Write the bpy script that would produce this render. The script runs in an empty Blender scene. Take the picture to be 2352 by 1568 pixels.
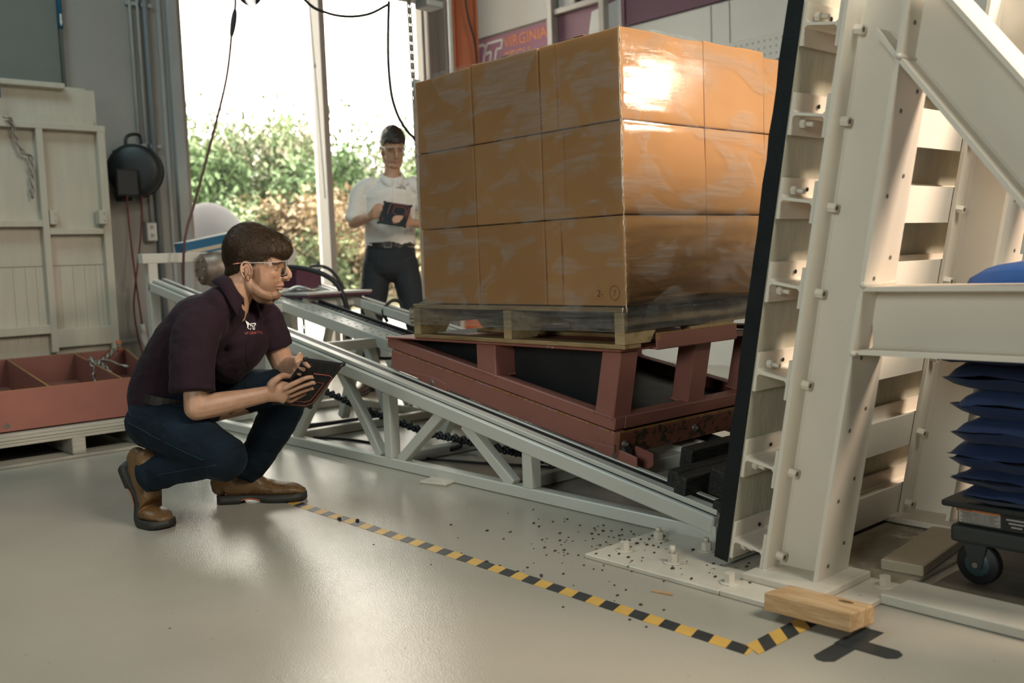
import bpy, bmesh, math, random
from mathutils import Vector, Matrix, noise
V = Vector
random.seed(11)
SC = bpy.context.scene
COL = SC.collection

# ---------------------------------------------------------------- camera
YAW, PITCH, ROLL, FPX = 0.839873168, -0.0844355439, -0.0375430761, 2245.15
CAM_H = 0.90
def _cam():
    fw = V((math.cos(YAW) * math.cos(PITCH), math.sin(YAW) * math.cos(PITCH), math.sin(PITCH)))
    r0 = V((math.sin(YAW), -math.cos(YAW), 0)); u0 = r0.cross(fw)
    c, s = math.cos(ROLL), math.sin(ROLL)
    r = r0 * c + u0 * s; u = u0 * c - r0 * s
    cd = bpy.data.cameras.new('camera'); co = bpy.data.objects.new('camera', cd); COL.objects.link(co)
    m = Matrix((r, u, -fw)).transposed().to_4x4(); m.translation = V((0, 0, CAM_H))
    co.matrix_world = m
    cd.sensor_width = 36.0; cd.lens = FPX * 36.0 / 2352.0
    cd.clip_start = 0.05; cd.clip_end = 300
    cd.dof.use_dof = True; cd.dof.focus_distance = 3.3; cd.dof.aperture_fstop = 2.8
    SC.camera = co
_cam()

# ---------------------------------------------------------------- sky, lamps, exposure
W = bpy.data.worlds.new('world'); SC.world = W; W.use_nodes = True
_nt = W.node_tree; _bg = _nt.nodes['Background']
_bg.inputs[0].default_value = (1.0, 0.91, 0.80, 1); _bg.inputs[1].default_value = 11.0

def area(name, loc, target, sx, sy, power, col):
    ld = bpy.data.lights.new(name, 'AREA'); ld.shape = 'RECTANGLE'; ld.size = sx; ld.size_y = sy
    ld.energy = power; ld.color = col
    o = bpy.data.objects.new(name, ld); COL.objects.link(o); o.location = loc
    o.rotation_euler = (V(target) - V(loc)).to_track_quat('-Z', 'Y').to_euler()
    return o
area('work_light', (5.15, 0.10, 2.02), (3.05, 2.25, 1.30), 0.30, 0.16, 1.6, (1.0, 0.86, 0.66)).data.spread = math.radians(42)
area('bay_light_key', (2.1, -1.6, 4.5), (2.8, 1.9, 0.8), 1.5, 1.5, 66, (0.97, 0.94, 0.82)).data.spread = math.radians(105)
area('fill_left', (-3.0, 0.0, 2.1), (2.4, 2.3, 1.1), 1.6, 1.2, 22, (0.92, 1.0, 0.96)).data.spread = math.radians(80)  # added cool fill from the left for faces turned that way
area('fill_over_bin', (0.5, 5.5, 4.7), (1.2, 5.6, 0.0), 1.2, 2.0, 66, (0.68, 0.95, 1.0))  # added teal fill over the bin and the left wall
area('bay_light_right', (3.7, -1.9, 3.3), (2.85, 1.5, 1.0), 1.0, 1.0, 36, (1.0, 0.80, 0.64)).data.spread = math.radians(60)
SC.view_settings.view_transform = 'Standard'
SC.view_settings.look = 'None'
SC.view_settings.gamma = 1.0
SC.view_settings.use_curve_mapping = False
SC.view_settings.exposure = 0.0
try:
    SC.cycles.max_bounces = 8; SC.cycles.transparent_max_bounces = 12
    SC.cycles.caustics_reflective = False; SC.cycles.caustics_refractive = False
except Exception:
    pass

# ---------------------------------------------------------------- materials
MATS = {}
def _n(nt, t, **kw):
    n = nt.nodes.new(t)
    for k, v in kw.items(): setattr(n, k, v)
    return n
def mat(name, col, rough=0.5, metal=0.0, var=0.06, vscale=6.0, bump=0.0, bscale=80.0, stretch=(1, 1, 1),
        wear=None, wear_amt=0.5, wear_scale=14.0, coat=0.0, spec=0.5, sheen=0.0, trans=0.0, rvar=0.0, sss=0.0):
    """procedural: colour mottled by noise, optional patches of a wear colour, fine relief"""
    m = bpy.data.materials.new(name); m.use_nodes = True; nt = m.node_tree; L = nt.links
    b = nt.nodes['Principled BSDF']
    b.inputs['Roughness'].default_value = rough; b.inputs['Metallic'].default_value = metal
    b.inputs['Specular IOR Level'].default_value = spec
    if coat: b.inputs['Coat Weight'].default_value = coat; b.inputs['Coat Roughness'].default_value = 0.15
    if sheen: b.inputs['Sheen Weight'].default_value = sheen; b.inputs['Sheen Roughness'].default_value = 0.4
    if trans: b.inputs['Transmission Weight'].default_value = trans
    if sss:
        b.inputs['Subsurface Weight'].default_value = sss; b.inputs['Subsurface Radius'].default_value = (0.012, 0.005, 0.003)
        b.inputs['Subsurface Scale'].default_value = 0.6
    tc = _n(nt, 'ShaderNodeTexCoord'); mp = _n(nt, 'ShaderNodeMapping'); mp.inputs['Scale'].default_value = stretch
    L.new(tc.outputs['Object'], mp.inputs['Vector'])
    no = _n(nt, 'ShaderNodeTexNoise'); no.inputs['Scale'].default_value = vscale; no.inputs['Detail'].default_value = 5
    L.new(mp.outputs[0], no.inputs['Vector'])
    cr = _n(nt, 'ShaderNodeValToRGB')
    cr.color_ramp.elements[0].position = 0.3; cr.color_ramp.elements[1].position = 0.7
    cr.color_ramp.elements[0].color = tuple(max(0, c * (1 - var)) for c in col) + (1,)
    cr.color_ramp.elements[1].color = tuple(min(1, c * (1 + var)) for c in col) + (1,)
    L.new(no.outputs['Fac'], cr.inputs[0]); out = cr.outputs[0]
    if wear:
        n2 = _n(nt, 'ShaderNodeTexNoise'); n2.inputs['Scale'].default_value = wear_scale; n2.inputs['Detail'].default_value = 8
        n2.inputs['Roughness'].default_value = 0.7
        L.new(tc.outputs['Object'], n2.inputs['Vector'])
        r2 = _n(nt, 'ShaderNodeValToRGB'); p = 1 - wear_amt
        r2.color_ramp.elements[0].position = max(0, p - 0.02); r2.color_ramp.elements[1].position = min(1, p + 0.02)
        L.new(n2.outputs['Fac'], r2.inputs[0])
        mx = _n(nt, 'ShaderNodeMix', data_type='RGBA'); mx.inputs[7].default_value = tuple(wear) + (1,)
        L.new(r2.outputs[0], mx.inputs[0]); L.new(out, mx.inputs[6]); out = mx.outputs[2]
    L.new(out, b.inputs['Base Color'])
    if rvar:
        mr = _n(nt, 'ShaderNodeMapRange'); mr.inputs[3].default_value = max(0.02, rough - rvar); mr.inputs[4].default_value = min(1, rough + rvar)
        L.new(no.outputs['Fac'], mr.inputs[0]); L.new(mr.outputs[0], b.inputs['Roughness'])
    if bump:
        n3 = _n(nt, 'ShaderNodeTexNoise'); n3.inputs['Scale'].default_value = bscale; n3.inputs['Detail'].default_value = 3
        L.new(mp.outputs[0], n3.inputs['Vector'])
        bp = _n(nt, 'ShaderNodeBump'); bp.inputs['Strength'].default_value = bump; bp.inputs['Distance'].default_value = 0.004
        L.new(n3.outputs['Fac'], bp.inputs['Height']); L.new(bp.outputs[0], b.inputs['Normal'])
    MATS[name] = m
    return m
def woodmat(name, c1, c2, axis=0, scale=6.0, rough=0.65, rings=14.0, bump=0.2):
    m = bpy.data.materials.new(name); m.use_nodes = True; nt = m.node_tree; L = nt.links; b = nt.nodes['Principled BSDF']
    b.inputs['Roughness'].default_value = rough
    tc = _n(nt, 'ShaderNodeTexCoord'); mp = _n(nt, 'ShaderNodeMapping')
    s = [scale, scale, scale]; s[axis] = scale * 0.12; mp.inputs['Scale'].default_value = s
    L.new(tc.outputs['Object'], mp.inputs['Vector'])
    n1 = _n(nt, 'ShaderNodeTexNoise'); n1.inputs['Scale'].default_value = 1.5; n1.inputs['Detail'].default_value = 4; n1.inputs['Distortion'].default_value = 0.6
    L.new(mp.outputs[0], n1.inputs['Vector'])
    mm = _n(nt, 'ShaderNodeMath', operation='MULTIPLY'); mm.inputs[1].default_value = rings
    L.new(n1.outputs['Fac'], mm.inputs[0])
    sn = _n(nt, 'ShaderNodeMath', operation='SINE'); L.new(mm.outputs[0], sn.inputs[0])
    n2 = _n(nt, 'ShaderNodeTexNoise'); n2.inputs['Scale'].default_value = 14; n2.inputs['Detail'].default_value = 4
    L.new(mp.outputs[0], n2.inputs['Vector'])
    ad = _n(nt, 'ShaderNodeMath', operation='MULTIPLY_ADD'); ad.inputs[1].default_value = 0.3
    L.new(sn.outputs[0], ad.inputs[0]); L.new(n2.outputs['Fac'], ad.inputs[2])
    cr = _n(nt, 'ShaderNodeValToRGB'); cr.color_ramp.elements[0].position = 0.2; cr.color_ramp.elements[1].position = 0.8
    cr.color_ramp.elements[0].color = tuple(c1) + (1,); cr.color_ramp.elements[1].color = tuple(c2) + (1,)
    L.new(ad.outputs[0], cr.inputs[0]); L.new(cr.outputs[0], b.inputs['Base Color'])
    bp = _n(nt, 'ShaderNodeBump'); bp.inputs['Strength'].default_value = bump; bp.inputs['Distance'].default_value = 0.003
    L.new(ad.outputs[0], bp.inputs['Height']); L.new(bp.outputs[0], b.inputs['Normal'])
    return m

M_white = mat('white_enamel', (0.71, 0.645, 0.545), 0.42, var=0.03, vscale=3, bump=0.10, bscale=120, wear=(0.20, 0.19, 0.17), wear_amt=0.28, wear_scale=30)
M_whitetrk = mat('track_white', (0.62, 0.60, 0.53), 0.34, var=0.04, vscale=4, bump=0.06, bscale=150, wear=(0.16, 0.15, 0.14), wear_amt=0.29, wear_scale=34)
M_chip = mat('chipped_white', (0.60, 0.54, 0.45), 0.5, var=0.10, vscale=9, bump=0.25, bscale=60, wear=(0.06, 0.065, 0.075), wear_amt=0.335, wear_scale=26)
M_black = mat('black_paint', (0.006, 0.0085, 0.0095), 0.6, var=0.3, vscale=12, bump=0.25, bscale=90, wear=(0.03, 0.03, 0.028), wear_amt=0.28, wear_scale=40, spec=.3)
M_rubber = mat('black_rubber', (0.012, 0.013, 0.014), 0.55, var=0.2)
M_plastic = mat('black_plastic', (0.016, 0.020, 0.021), 0.42, var=0.15, bump=0.15, bscale=300)
M_red = mat('red_primer', (0.280, 0.108, 0.082), 0.52, var=0.07, vscale=7, bump=0.10, bscale=140, wear=(0.26, 0.14, 0.04), wear_amt=0.29, wear_scale=22)
M_redwear = mat('red_worn_plank', (0.17, 0.058, 0.030), 0.6, var=0.2, vscale=9, bump=0.25, bscale=60, stretch=(0.25, 1, 1), wear=(0.030, 0.022, 0.010), wear_amt=0.47, wear_scale=24)
M_edge = mat('worn_yellow_edge', (0.33, 0.17, 0.035), 0.65, var=0.4, vscale=60)
M_steel = mat('dull_steel', (0.34, 0.32, 0.29), 0.38, 0.85, var=0.2, vscale=20)
M_zinc = mat('zinc_chain', (0.42, 0.40, 0.36), 0.35, 0.9, var=0.2, vscale=30)
M_deck = mat('dark_plate', (0.016, 0.019, 0.020), 0.42, 0.4, var=0.4, vscale=5, rvar=0.15)
M_wall = mat('grey_wall_paint', (0.36, 0.35, 0.32), 0.7, var=0.03, vscale=1.5, bump=0.05, bscale=60)
M_wallside = mat('pale_wall_panel', (0.62, 0.62, 0.58), 0.7, var=0.03, vscale=1.5)
M_ceil = mat('ceiling_paint', (0.33, 0.33, 0.32), 0.8)
M_alu = mat('window_aluminium', (0.42, 0.39, 0.35), 0.45, 0.2, var=0.03)
M_cond = mat('painted_conduit', (0.40, 0.41, 0.40), 0.5, var=0.05)
M_panel = mat('cream_panel_paint', (0.54, 0.50, 0.41), 0.6, var=0.05, vscale=4, bump=0.12, bscale=50, stretch=(6, 6, 0.6), wear=(0.30, 0.28, 0.24), wear_amt=0.28, wear_scale=18)
M_maroon = mat('maroon_paint', (0.085, 0.022, 0.045), 0.5)
M_purple = mat('maroon_board', (0.11, 0.04, 0.075), 0.6, var=0.03)
M_banner = mat('maroon_banner', (0.30, 0.10, 0.17), 0.6, var=0.03)
M_orange = mat('orange_paint', (0.62, 0.16, 0.05), 0.45, var=0.06)
M_orangetxt = mat('orange_print', (0.75, 0.22, 0.05), 0.6, var=0.01)
M_whitetxt = mat('white_print', (0.85, 0.83, 0.80), 0.6, var=0.01)
M_paper = mat('white_paper', (0.75, 0.74, 0.70), 0.7, var=0.02)
M_card = mat('cardboard', (0.44, 0.215, 0.072), 0.62, var=0.08, vscale=3, bump=0.10, bscale=25, stretch=(1, 1, 0.5))
M_card2 = mat('cardboard_paler', (0.47, 0.235, 0.083), 0.62, var=0.08, vscale=3, bump=0.10, bscale=25, stretch=(1, 1, 0.5))
M_cardfold = mat('cardboard_crease', (0.25, 0.13, 0.05), 0.7, var=0.1)
M_pallet = woodmat('pallet_wood', (0.20, 0.115, 0.04), (0.36, 0.235, 0.105), 1, 9, bump=0.3)
M_palletx = woodmat('pallet_wood_side', (0.28, 0.19, 0.085), (0.42, 0.30, 0.15), 1, 9, bump=0.25)
M_pine = woodmat('raw_pine', (0.47, 0.28, 0.13), (0.60, 0.40, 0.215), 1, 16, rings=22, bump=0.12)
M_ply = woodmat('dark_plywood', (0.075, 0.065, 0.05), (0.13, 0.115, 0.09), 1, 5, rough=0.6)
M_yellowboard = woodmat('yellowed_board', (0.20, 0.155, 0.05), (0.30, 0.24, 0.09), 2, 8, rough=0.6)
M_timber = woodmat('black_timber', (0.008, 0.009, 0.008), (0.026, 0.024, 0.019), 0, 20, rough=0.6, rings=30, bump=0.5)
M_tapeY = mat('hazard_yellow', (0.62, 0.37, 0.085), 0.5, var=0.07, vscale=18, wear=(0.42, 0.33, 0.2), wear_amt=0.33, wear_scale=30)
M_tapeB = mat('hazard_black', (0.028, 0.032, 0.034), 0.45, var=0.25, vscale=18, wear=(0.13, 0.13, 0.12), wear_amt=0.30, wear_scale=40)
M_blue = mat('blue_fabric', (0.004, 0.020, 0.075), 0.85, var=0.15, vscale=8, bump=0.25, bscale=200, sheen=0.1)
M_bluelid = mat('blue_plastic', (0.005, 0.055, 0.21), 0.45, var=0.06)
M_bluebox = mat('teal_blue_print', (0.010, 0.12, 0.24), 0.5, var=0.05)
M_cream = mat('cream_print', (0.50, 0.43, 0.33), 0.5, var=0.05)
M_motor = mat('motor_casting', (0.27, 0.21, 0.165), 0.42, 0.55, var=0.3, vscale=9)
M_cordred = mat('red_cord', (0.16, 0.03, 0.035), 0.5)
M_label = mat('label_print', (0.38, 0.36, 0.32), 0.6, var=0.25, vscale=120, stretch=(1, 1, 0.2))
M_labelorange = mat('label_orange', (0.45, 0.15, 0.035), 0.6)
M_leaf1 = mat('leaf_green', (0.125, 0.200, 0.09), 0.7, var=0.45, vscale=1.2)
M_leaf2 = mat('leaf_olive', (0.19, 0.235, 0.125), 0.7, var=0.45, vscale=1.2)
M_leaf3 = mat('leaf_russet', (0.25, 0.185, 0.11), 0.7, var=0.4, vscale=1.2)
M_leafpale = mat('leaf_hazed', (0.38, 0.345, 0.27), 0.8, var=0.3, vscale=1.2)  # outdoor haze is put into this pale leaf colour
M_bark = mat('bark', (0.13, 0.09, 0.06), 0.9)
M_grass = mat('dry_grass_ground', (0.19, 0.175, 0.112), 0.9, var=0.25, vscale=0.4)
M_paving = mat('pale_paving', (0.34, 0.335, 0.30), 0.8, var=0.05)
M_dome = mat('dome_grey', (0.022, 0.022, 0.025), 0.8, var=0.2, vscale=2)
M_dirty = mat('dirty_plate', (0.27, 0.235, 0.18), 0.6, var=0.22, vscale=7, bump=0.3, bscale=50, stretch=(1, 3, 1), wear=(0.50, 0.46, 0.39), wear_amt=0.40, wear_scale=7)
M_debris = mat('rust_debris', (0.055, 0.035, 0.022), 0.8, var=0.4, vscale=80)

def floor_material():
    m = bpy.data.materials.new('epoxy_floor'); m.use_nodes = True; nt = m.node_tree; L = nt.links; b = nt.nodes['Principled BSDF']
    b.inputs['Specular IOR Level'].default_value = 0.5
    tc = _n(nt, 'ShaderNodeTexCoord')
    n1 = _n(nt, 'ShaderNodeTexNoise'); n1.inputs['Scale'].default_value = 1.3; n1.inputs['Detail'].default_value = 6
    L.new(tc.outputs['Object'], n1.inputs['Vector'])
    cr = _n(nt, 'ShaderNodeValToRGB'); cr.color_ramp.elements[0].position = 0.3; cr.color_ramp.elements[1].position = 0.7
    cr.color_ramp.elements[0].color = (0.360, 0.328, 0.272, 1); cr.color_ramp.elements[1].color = (0.420, 0.385, 0.318, 1)
    L.new(n1.outputs['Fac'], cr.inputs[0])
    # small dark scuffs
    n4 = _n(nt, 'ShaderNodeTexNoise'); n4.inputs['Scale'].default_value = 42; n4.inputs['Detail'].default_value = 3
    L.new(tc.outputs['Object'], n4.inputs['Vector'])
    r4 = _n(nt, 'ShaderNodeValToRGB'); r4.color_ramp.elements[0].position = 0.735; r4.color_ramp.elements[1].position = 0.77
    L.new(n4.outputs['Fac'], r4.inputs[0])
    mx = _n(nt, 'ShaderNodeMix', data_type='RGBA'); mx.inputs[7].default_value = (0.14, 0.11, 0.08, 1)
    L.new(r4.outputs[0], mx.inputs[0]); L.new(cr.outputs[0], mx.inputs[6]); L.new(mx.outputs[2], b.inputs['Base Color'])
    n2 = _n(nt, 'ShaderNodeTexNoise'); n2.inputs['Scale'].default_value = 210; n2.inputs['Detail'].default_value = 1.5
    n3 = _n(nt, 'ShaderNodeTexNoise'); n3.inputs['Scale'].default_value = 3.0; n3.inputs['Detail'].default_value = 2
    L.new(tc.outputs['Object'], n2.inputs['Vector']); L.new(tc.outputs['Object'], n3.inputs['Vector'])
    mr = _n(nt, 'ShaderNodeMapRange'); mr.inputs[3].default_value = 0.16; mr.inputs[4].default_value = 0.30
    L.new(n3.outputs['Fac'], mr.inputs[0]); L.new(mr.outputs[0], b.inputs['Roughness'])
    bp = _n(nt, 'ShaderNodeBump'); bp.inputs['Strength'].default_value = 0.34; bp.inputs['Distance'].default_value = 0.0022
    L.new(n2.outputs['Fac'], bp.inputs['Height']); L.new(bp.outputs[0], b.inputs['Normal'])
    return m
M_floor = floor_material()

def film_material():
    """clear stretch film: mostly see-through, glossy, with whitish patches and streaks painted in for reflections"""
    m = bpy.data.materials.new('stretch_film'); m.use_nodes = True; nt = m.node_tree; L = nt.links
    out = nt.nodes['Material Output']; b = nt.nodes['Principled BSDF']
    b.inputs['Base Color'].default_value = (0.50, 0.50, 0.48, 1); b.inputs['Roughness'].default_value = 0.10
    b.inputs['Specular IOR Level'].default_value = 0.9
    tc = _n(nt, 'ShaderNodeTexCoord'); mp = _n(nt, 'ShaderNodeMapping'); mp.inputs['Scale'].default_value = (3.0, 3.0, 34)
    mp.inputs['Rotation'].default_value = (0.10, 0.06, 0)
    L.new(tc.outputs['Object'], mp.inputs['Vector'])
    n1 = _n(nt, 'ShaderNodeTexNoise'); n1.inputs['Scale'].default_value = 2.2; n1.inputs['Detail'].default_value = 8; n1.inputs['Roughness'].default_value = 0.65
    L.new(mp.outputs[0], n1.inputs['Vector'])
    nb = _n(nt, 'ShaderNodeTexNoise'); nb.inputs['Scale'].default_value = 4.0; nb.inputs['Detail'].default_value = 3
    L.new(tc.outputs['Object'], nb.inputs['Vector'])
    mpb = _n(nt, 'ShaderNodeMapping'); mpb.inputs['Scale'].default_value = (1, 1, 1.9); mpb.inputs['Rotation'].default_value = (0.2, 0, 0); L.new(tc.outputs['Object'], mpb.inputs['Vector'])
    L.new(mpb.outputs[0], nb.inputs['Vector']); nb.inputs['Distortion'].default_value = 0.8
    pr = _n(nt, 'ShaderNodeMapRange'); pr.interpolation_type = 'SMOOTHSTEP'; pr.inputs[1].default_value = 0.46; pr.inputs[2].default_value = 0.60; L.new(nb.outputs['Fac'], pr.inputs[0])  # patch mask: whitish blotches imitate reflected window light
    sr = _n(nt, 'ShaderNodeMapRange'); sr.inputs[1].default_value = 0.35; sr.inputs[2].default_value = 0.68; sr.inputs[3].default_value = 0.25; L.new(n1.outputs['Fac'], sr.inputs[0])
    mu = _n(nt, 'ShaderNodeMath', operation='MULTIPLY'); L.new(pr.outputs[0], mu.inputs[0]); L.new(sr.outputs[0], mu.inputs[1])
    # the gathered, many-layered hem of the wrap is denser
    sx = _n(nt, 'ShaderNodeSeparateXYZ'); L.new(tc.outputs['Object'], sx.inputs[0])
    hm = _n(nt, 'ShaderNodeMapRange'); hm.inputs[1].default_value = 0.745; hm.inputs[2].default_value = 0.69; hm.inputs[3].default_value = 0.0; hm.inputs[4].default_value = 0.75; L.new(sx.outputs[2], hm.inputs[0])
    hs = _n(nt, 'ShaderNodeMath', operation='MULTIPLY'); L.new(hm.outputs[0], hs.inputs[0]); L.new(sr.outputs[0], hs.inputs[1])
    mxx = _n(nt, 'ShaderNodeMath', operation='MAXIMUM'); L.new(mu.outputs[0], mxx.inputs[0]); L.new(hs.outputs[0], mxx.inputs[1])
    cr = _n(nt, 'ShaderNodeMapRange'); cr.inputs[3].default_value = 0.02; cr.inputs[4].default_value = 0.26
    L.new(mxx.outputs[0], cr.inputs[0])
    g = _n(nt, 'ShaderNodeBsdfGlossy'); g.inputs['Roughness'].default_value = 0.10; g.inputs['Color'].default_value = (1, 1, 1, 1)
    fr = _n(nt, 'ShaderNodeFresnel'); fr.inputs['IOR'].default_value = 1.33
    tr = _n(nt, 'ShaderNodeBsdfTransparent')
    m1 = _n(nt, 'ShaderNodeMixShader'); L.new(cr.outputs[0], m1.inputs[0]); L.new(tr.outputs[0], m1.inputs[1]); L.new(b.outputs[0], m1.inputs[2])
    m2 = _n(nt, 'ShaderNodeMixShader'); L.new(fr.outputs[0], m2.inputs[0]); L.new(m1.outputs[0], m2.inputs[1]); L.new(g.outputs[0], m2.inputs[2])
    n5 = _n(nt, 'ShaderNodeTexNoise'); n5.inputs['Scale'].default_value = 75; n5.inputs['Detail'].default_value = 4
    mp5 = _n(nt, 'ShaderNodeMapping'); mp5.inputs['Scale'].default_value = (0.6, 0.6, 1.6); L.new(tc.outputs['Object'], mp5.inputs['Vector'])
    L.new(mp5.outputs[0], n5.inputs['Vector'])
    ad = _n(nt, 'ShaderNodeMath', operation='ADD'); L.new(n5.outputs['Fac'], ad.inputs[0]); L.new(n1.outputs['Fac'], ad.inputs[1])
    bp = _n(nt, 'ShaderNodeBump'); bp.inputs['Strength'].default_value = 0.20; bp.inputs['Distance'].default_value = 0.0012
    L.new(ad.outputs[0], bp.inputs['Height'])
    for nd in (b, g, fr): L.new(bp.outputs[0], nd.inputs['Normal'])
    L.new(m2.outputs[0], out.inputs[0])
    return m
M_film = film_material()
def glass_material(ior=1.45):
    m = bpy.data.materials.new('window_glass'); m.use_nodes = True; nt = m.node_tree; L = nt.links
    out = nt.nodes['Material Output']; nt.nodes.remove(nt.nodes['Principled BSDF'])
    g = _n(nt, 'ShaderNodeBsdfGlossy'); g.inputs['Roughness'].default_value = 0.02
    tr = _n(nt, 'ShaderNodeBsdfTransparent'); tr.inputs[0].default_value = (0.95, 0.96, 0.95, 1)
    fr = _n(nt, 'ShaderNodeFresnel'); fr.inputs['IOR'].default_value = ior
    mx = _n(nt, 'ShaderNodeMixShader'); L.new(fr.outputs[0], mx.inputs[0]); L.new(tr.outputs[0], mx.inputs[1]); L.new(g.outputs[0], mx.inputs[2])
    L.new(mx.outputs[0], out.inputs[0]); return m
M_glass = glass_material()
M_lens = glass_material(1.22); M_lens.name = 'spectacle_lens'

# ---------------------------------------------------------------- mesh helpers
def BM(): return bmesh.new()
def add_box(bm, c, s, rot=None, bev=0.0, seg=1):
    m = Matrix.Diagonal(V((s[0], s[1], s[2], 1)))
    if rot is not None: m = rot.to_4x4() @ m
    m = Matrix.Translation(V(c)) @ m
    r = bmesh.ops.create_cube(bm, size=1.0, matrix=m)
    if bev:
        es = list({e for v in r['verts'] for e in v.link_edges})
        bmesh.ops.bevel(bm, geom=es, offset=bev, segments=seg, affect='EDGES', profile=0.5)
def frame_rot(x, z):
    x = V(x).normalized(); z = V(z); z = (z - x * z.dot(x)).normalized(); y = z.cross(x)
    return Matrix((x, y, z)).transposed()
def add_beam(bm, p0, p1, w, h, up=(0, 0, 1), bev=0.003):
    """box from p0 to p1; w across, h along up"""
    p0, p1 = V(p0), V(p1); d = p1 - p0
    add_box(bm, (p0 + p1) / 2, (d.length, w, h), frame_rot(d, up), bev)
def add_prism(bm, poly, vec, bev=0.0):
    """closed polygon (3d points) extruded along vec"""
    vec = V(vec); a = [bm.verts.new(V(p)) for p in poly]; b = [bm.verts.new(V(p) + vec) for p in poly]
    n = len(a); f0 = bm.faces.new(a); f1 = bm.faces.new(list(reversed(b)))
    fs = [f0, f1]
    for i in range(n): fs.append(bm.faces.new((a[i], b[i], b[(i + 1) % n], a[(i + 1) % n])))
    bmesh.ops.recalc_face_normals(bm, faces=fs)
    if bev:
        bmesh.ops.bevel(bm, geom=list({e for f in fs for e in f.edges}), offset=bev, segments=1, affect='EDGES', profile=0.5)
def perp(t):
    t = V(t).normalized(); a = V((0, 0, 1)) if abs(t.z) < 0.9 else V((1, 0, 0))
    return t.cross(a).normalized()
def smooth_path(pts, k=6):
    pts = [V(p) for p in pts]
    if len(pts) < 3 or k < 2: return pts
    out = []
    for i in range(len(pts) - 1):
        p0 = pts[max(i - 1, 0)]; p1 = pts[i]; p2 = pts[i + 1]; p3 = pts[min(i + 2, len(pts) - 1)]
        for j in range(k):
            t = j / k; t2 = t * t; t3 = t2 * t
            out.append(0.5 * ((2 * p1) + (p2 - p0) * t + (2 * p0 - 5 * p1 + 4 * p2 - p3) * t2 + (3 * p1 - p0 - 3 * p2 + p3) * t3))
    out.append(pts[-1]); return out
def add_tube(bm, pts, r, n=10, k=6, cap=True, closed=False, smooth=True):
    pts = smooth_path(pts, k) if not closed else [V(p) for p in pts]
    m = len(pts); rings = []
    s = perp(pts[1] - pts[0])
    for i, p in enumerate(pts):
        t = (pts[(i + 1) % m] - pts[i - 1]) if closed else (pts[min(i + 1, m - 1)] - pts[max(i - 1, 0)])
        t.normalize(); s = (s - t * s.dot(t)).normalized(); b = t.cross(s)
        rr = r(i / (m - 1)) if callable(r) else r
        rings.append([bm.verts.new(p + (s * math.cos(a) + b * math.sin(a)) * rr) for a in [2 * math.pi * j / n for j in range(n)]])
    for i in range(m if closed else m - 1):
        A, B = rings[i], rings[(i + 1) % m]
        for j in range(n):
            f = bm.faces.new((A[j], A[(j + 1) % n], B[(j + 1) % n], B[j])); f.smooth = smooth
    if cap and not closed:
        bm.faces.new(list(reversed(rings[0]))); bm.faces.new(rings[-1])
def add_cyl(bm, p0, p1, r, n=16, r2=None, smooth=True):
    p0, p1 = V(p0), V(p1); t = (p1 - p0).normalized(); s = perp(t); b = t.cross(s); r2 = r if r2 is None else r2
    A = []; B = []
    for j in range(n):
        a = 2 * math.pi * j / n; d = s * math.cos(a) + b * math.sin(a)
        A.append(bm.verts.new(p0 + d * r)); B.append(bm.verts.new(p1 + d * r2))
    for j in range(n):
        f = bm.faces.new((A[j], A[(j + 1) % n], B[(j + 1) % n], B[j])); f.smooth = smooth
    bm.faces.new(list(reversed(A))); bm.faces.new(B)
def add_lathe(bm, c, axis, prof, n=24):
    """prof: (distance along axis, radius)"""
    c = V(c); t = V(axis).normalized(); s = perp(t); b = t.cross(s); rings = []
    for d, r in prof:
        r = max(r, 1e-4)
        rings.append([bm.verts.new(c + t * d + (s * math.cos(2 * math.pi * j / n) + b * math.sin(2 * math.pi * j / n)) * r) for j in range(n)])
    for A, B in zip(rings, rings[1:]):
        for j in range(n):
            f = bm.faces.new((A[j], A[(j + 1) % n], B[(j + 1) % n], B[j])); f.smooth = True
    bm.faces.new(list(reversed(rings[0]))); bm.faces.new(rings[-1])
def add_sphere(bm, c, r, sc=(1, 1, 1), u=16, v=10, rot=None):
    m = Matrix.Diagonal(V((sc[0] * r, sc[1] * r, sc[2] * r, 1)))
    if rot is not None: m = rot.to_4x4() @ m
    rr = bmesh.ops.create_uvsphere(bm, u_segments=u, v_segments=v, radius=1.0, matrix=Matrix.Translation(V(c)) @ m)
    for vv in rr['verts']:
        for f in vv.link_faces: f.smooth = True
def add_bolt(bm, p, axis, r=0.012, h=0.016, stud=0.012, washer=0.0):
    """hex nut with a stud end, optional washer"""
    p = V(p); t = V(axis).normalized()
    if washer: add_cyl(bm, p, p + t * 0.004, washer, 20); p = p + t * 0.004
    add_cyl(bm, p, p + t * h, r, 6, smooth=False)
    if stud: add_cyl(bm, p + t * h, p + t * (h + stud), r * 0.55, 10)
def add_ibeam(bm, p0, p1, up, depth, flange, tf=0.009, tw=0.007):
    """I-section: web stands along up (depth), flanges are flange wide"""
    p0, p1 = V(p0), V(p1); d = p1 - p0; R = frame_rot(d, up); u = R @ V((0, 0, 1)); s = R @ V((0, 1, 0))
    r = 0.006; D = depth / 2; F = flange / 2; w = tw / 2
    half = [(F, D), (F, D - tf), (w + r, D - tf), (w, D - tf - r)]
    prof = half + [(a, -b) for a, b in reversed(half)] + [(-a, -b) for a, b in half] + [(-a, b) for a, b in reversed(half)]
    add_prism(bm, [p0 + s * a + u * b for a, b in prof], d)
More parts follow.
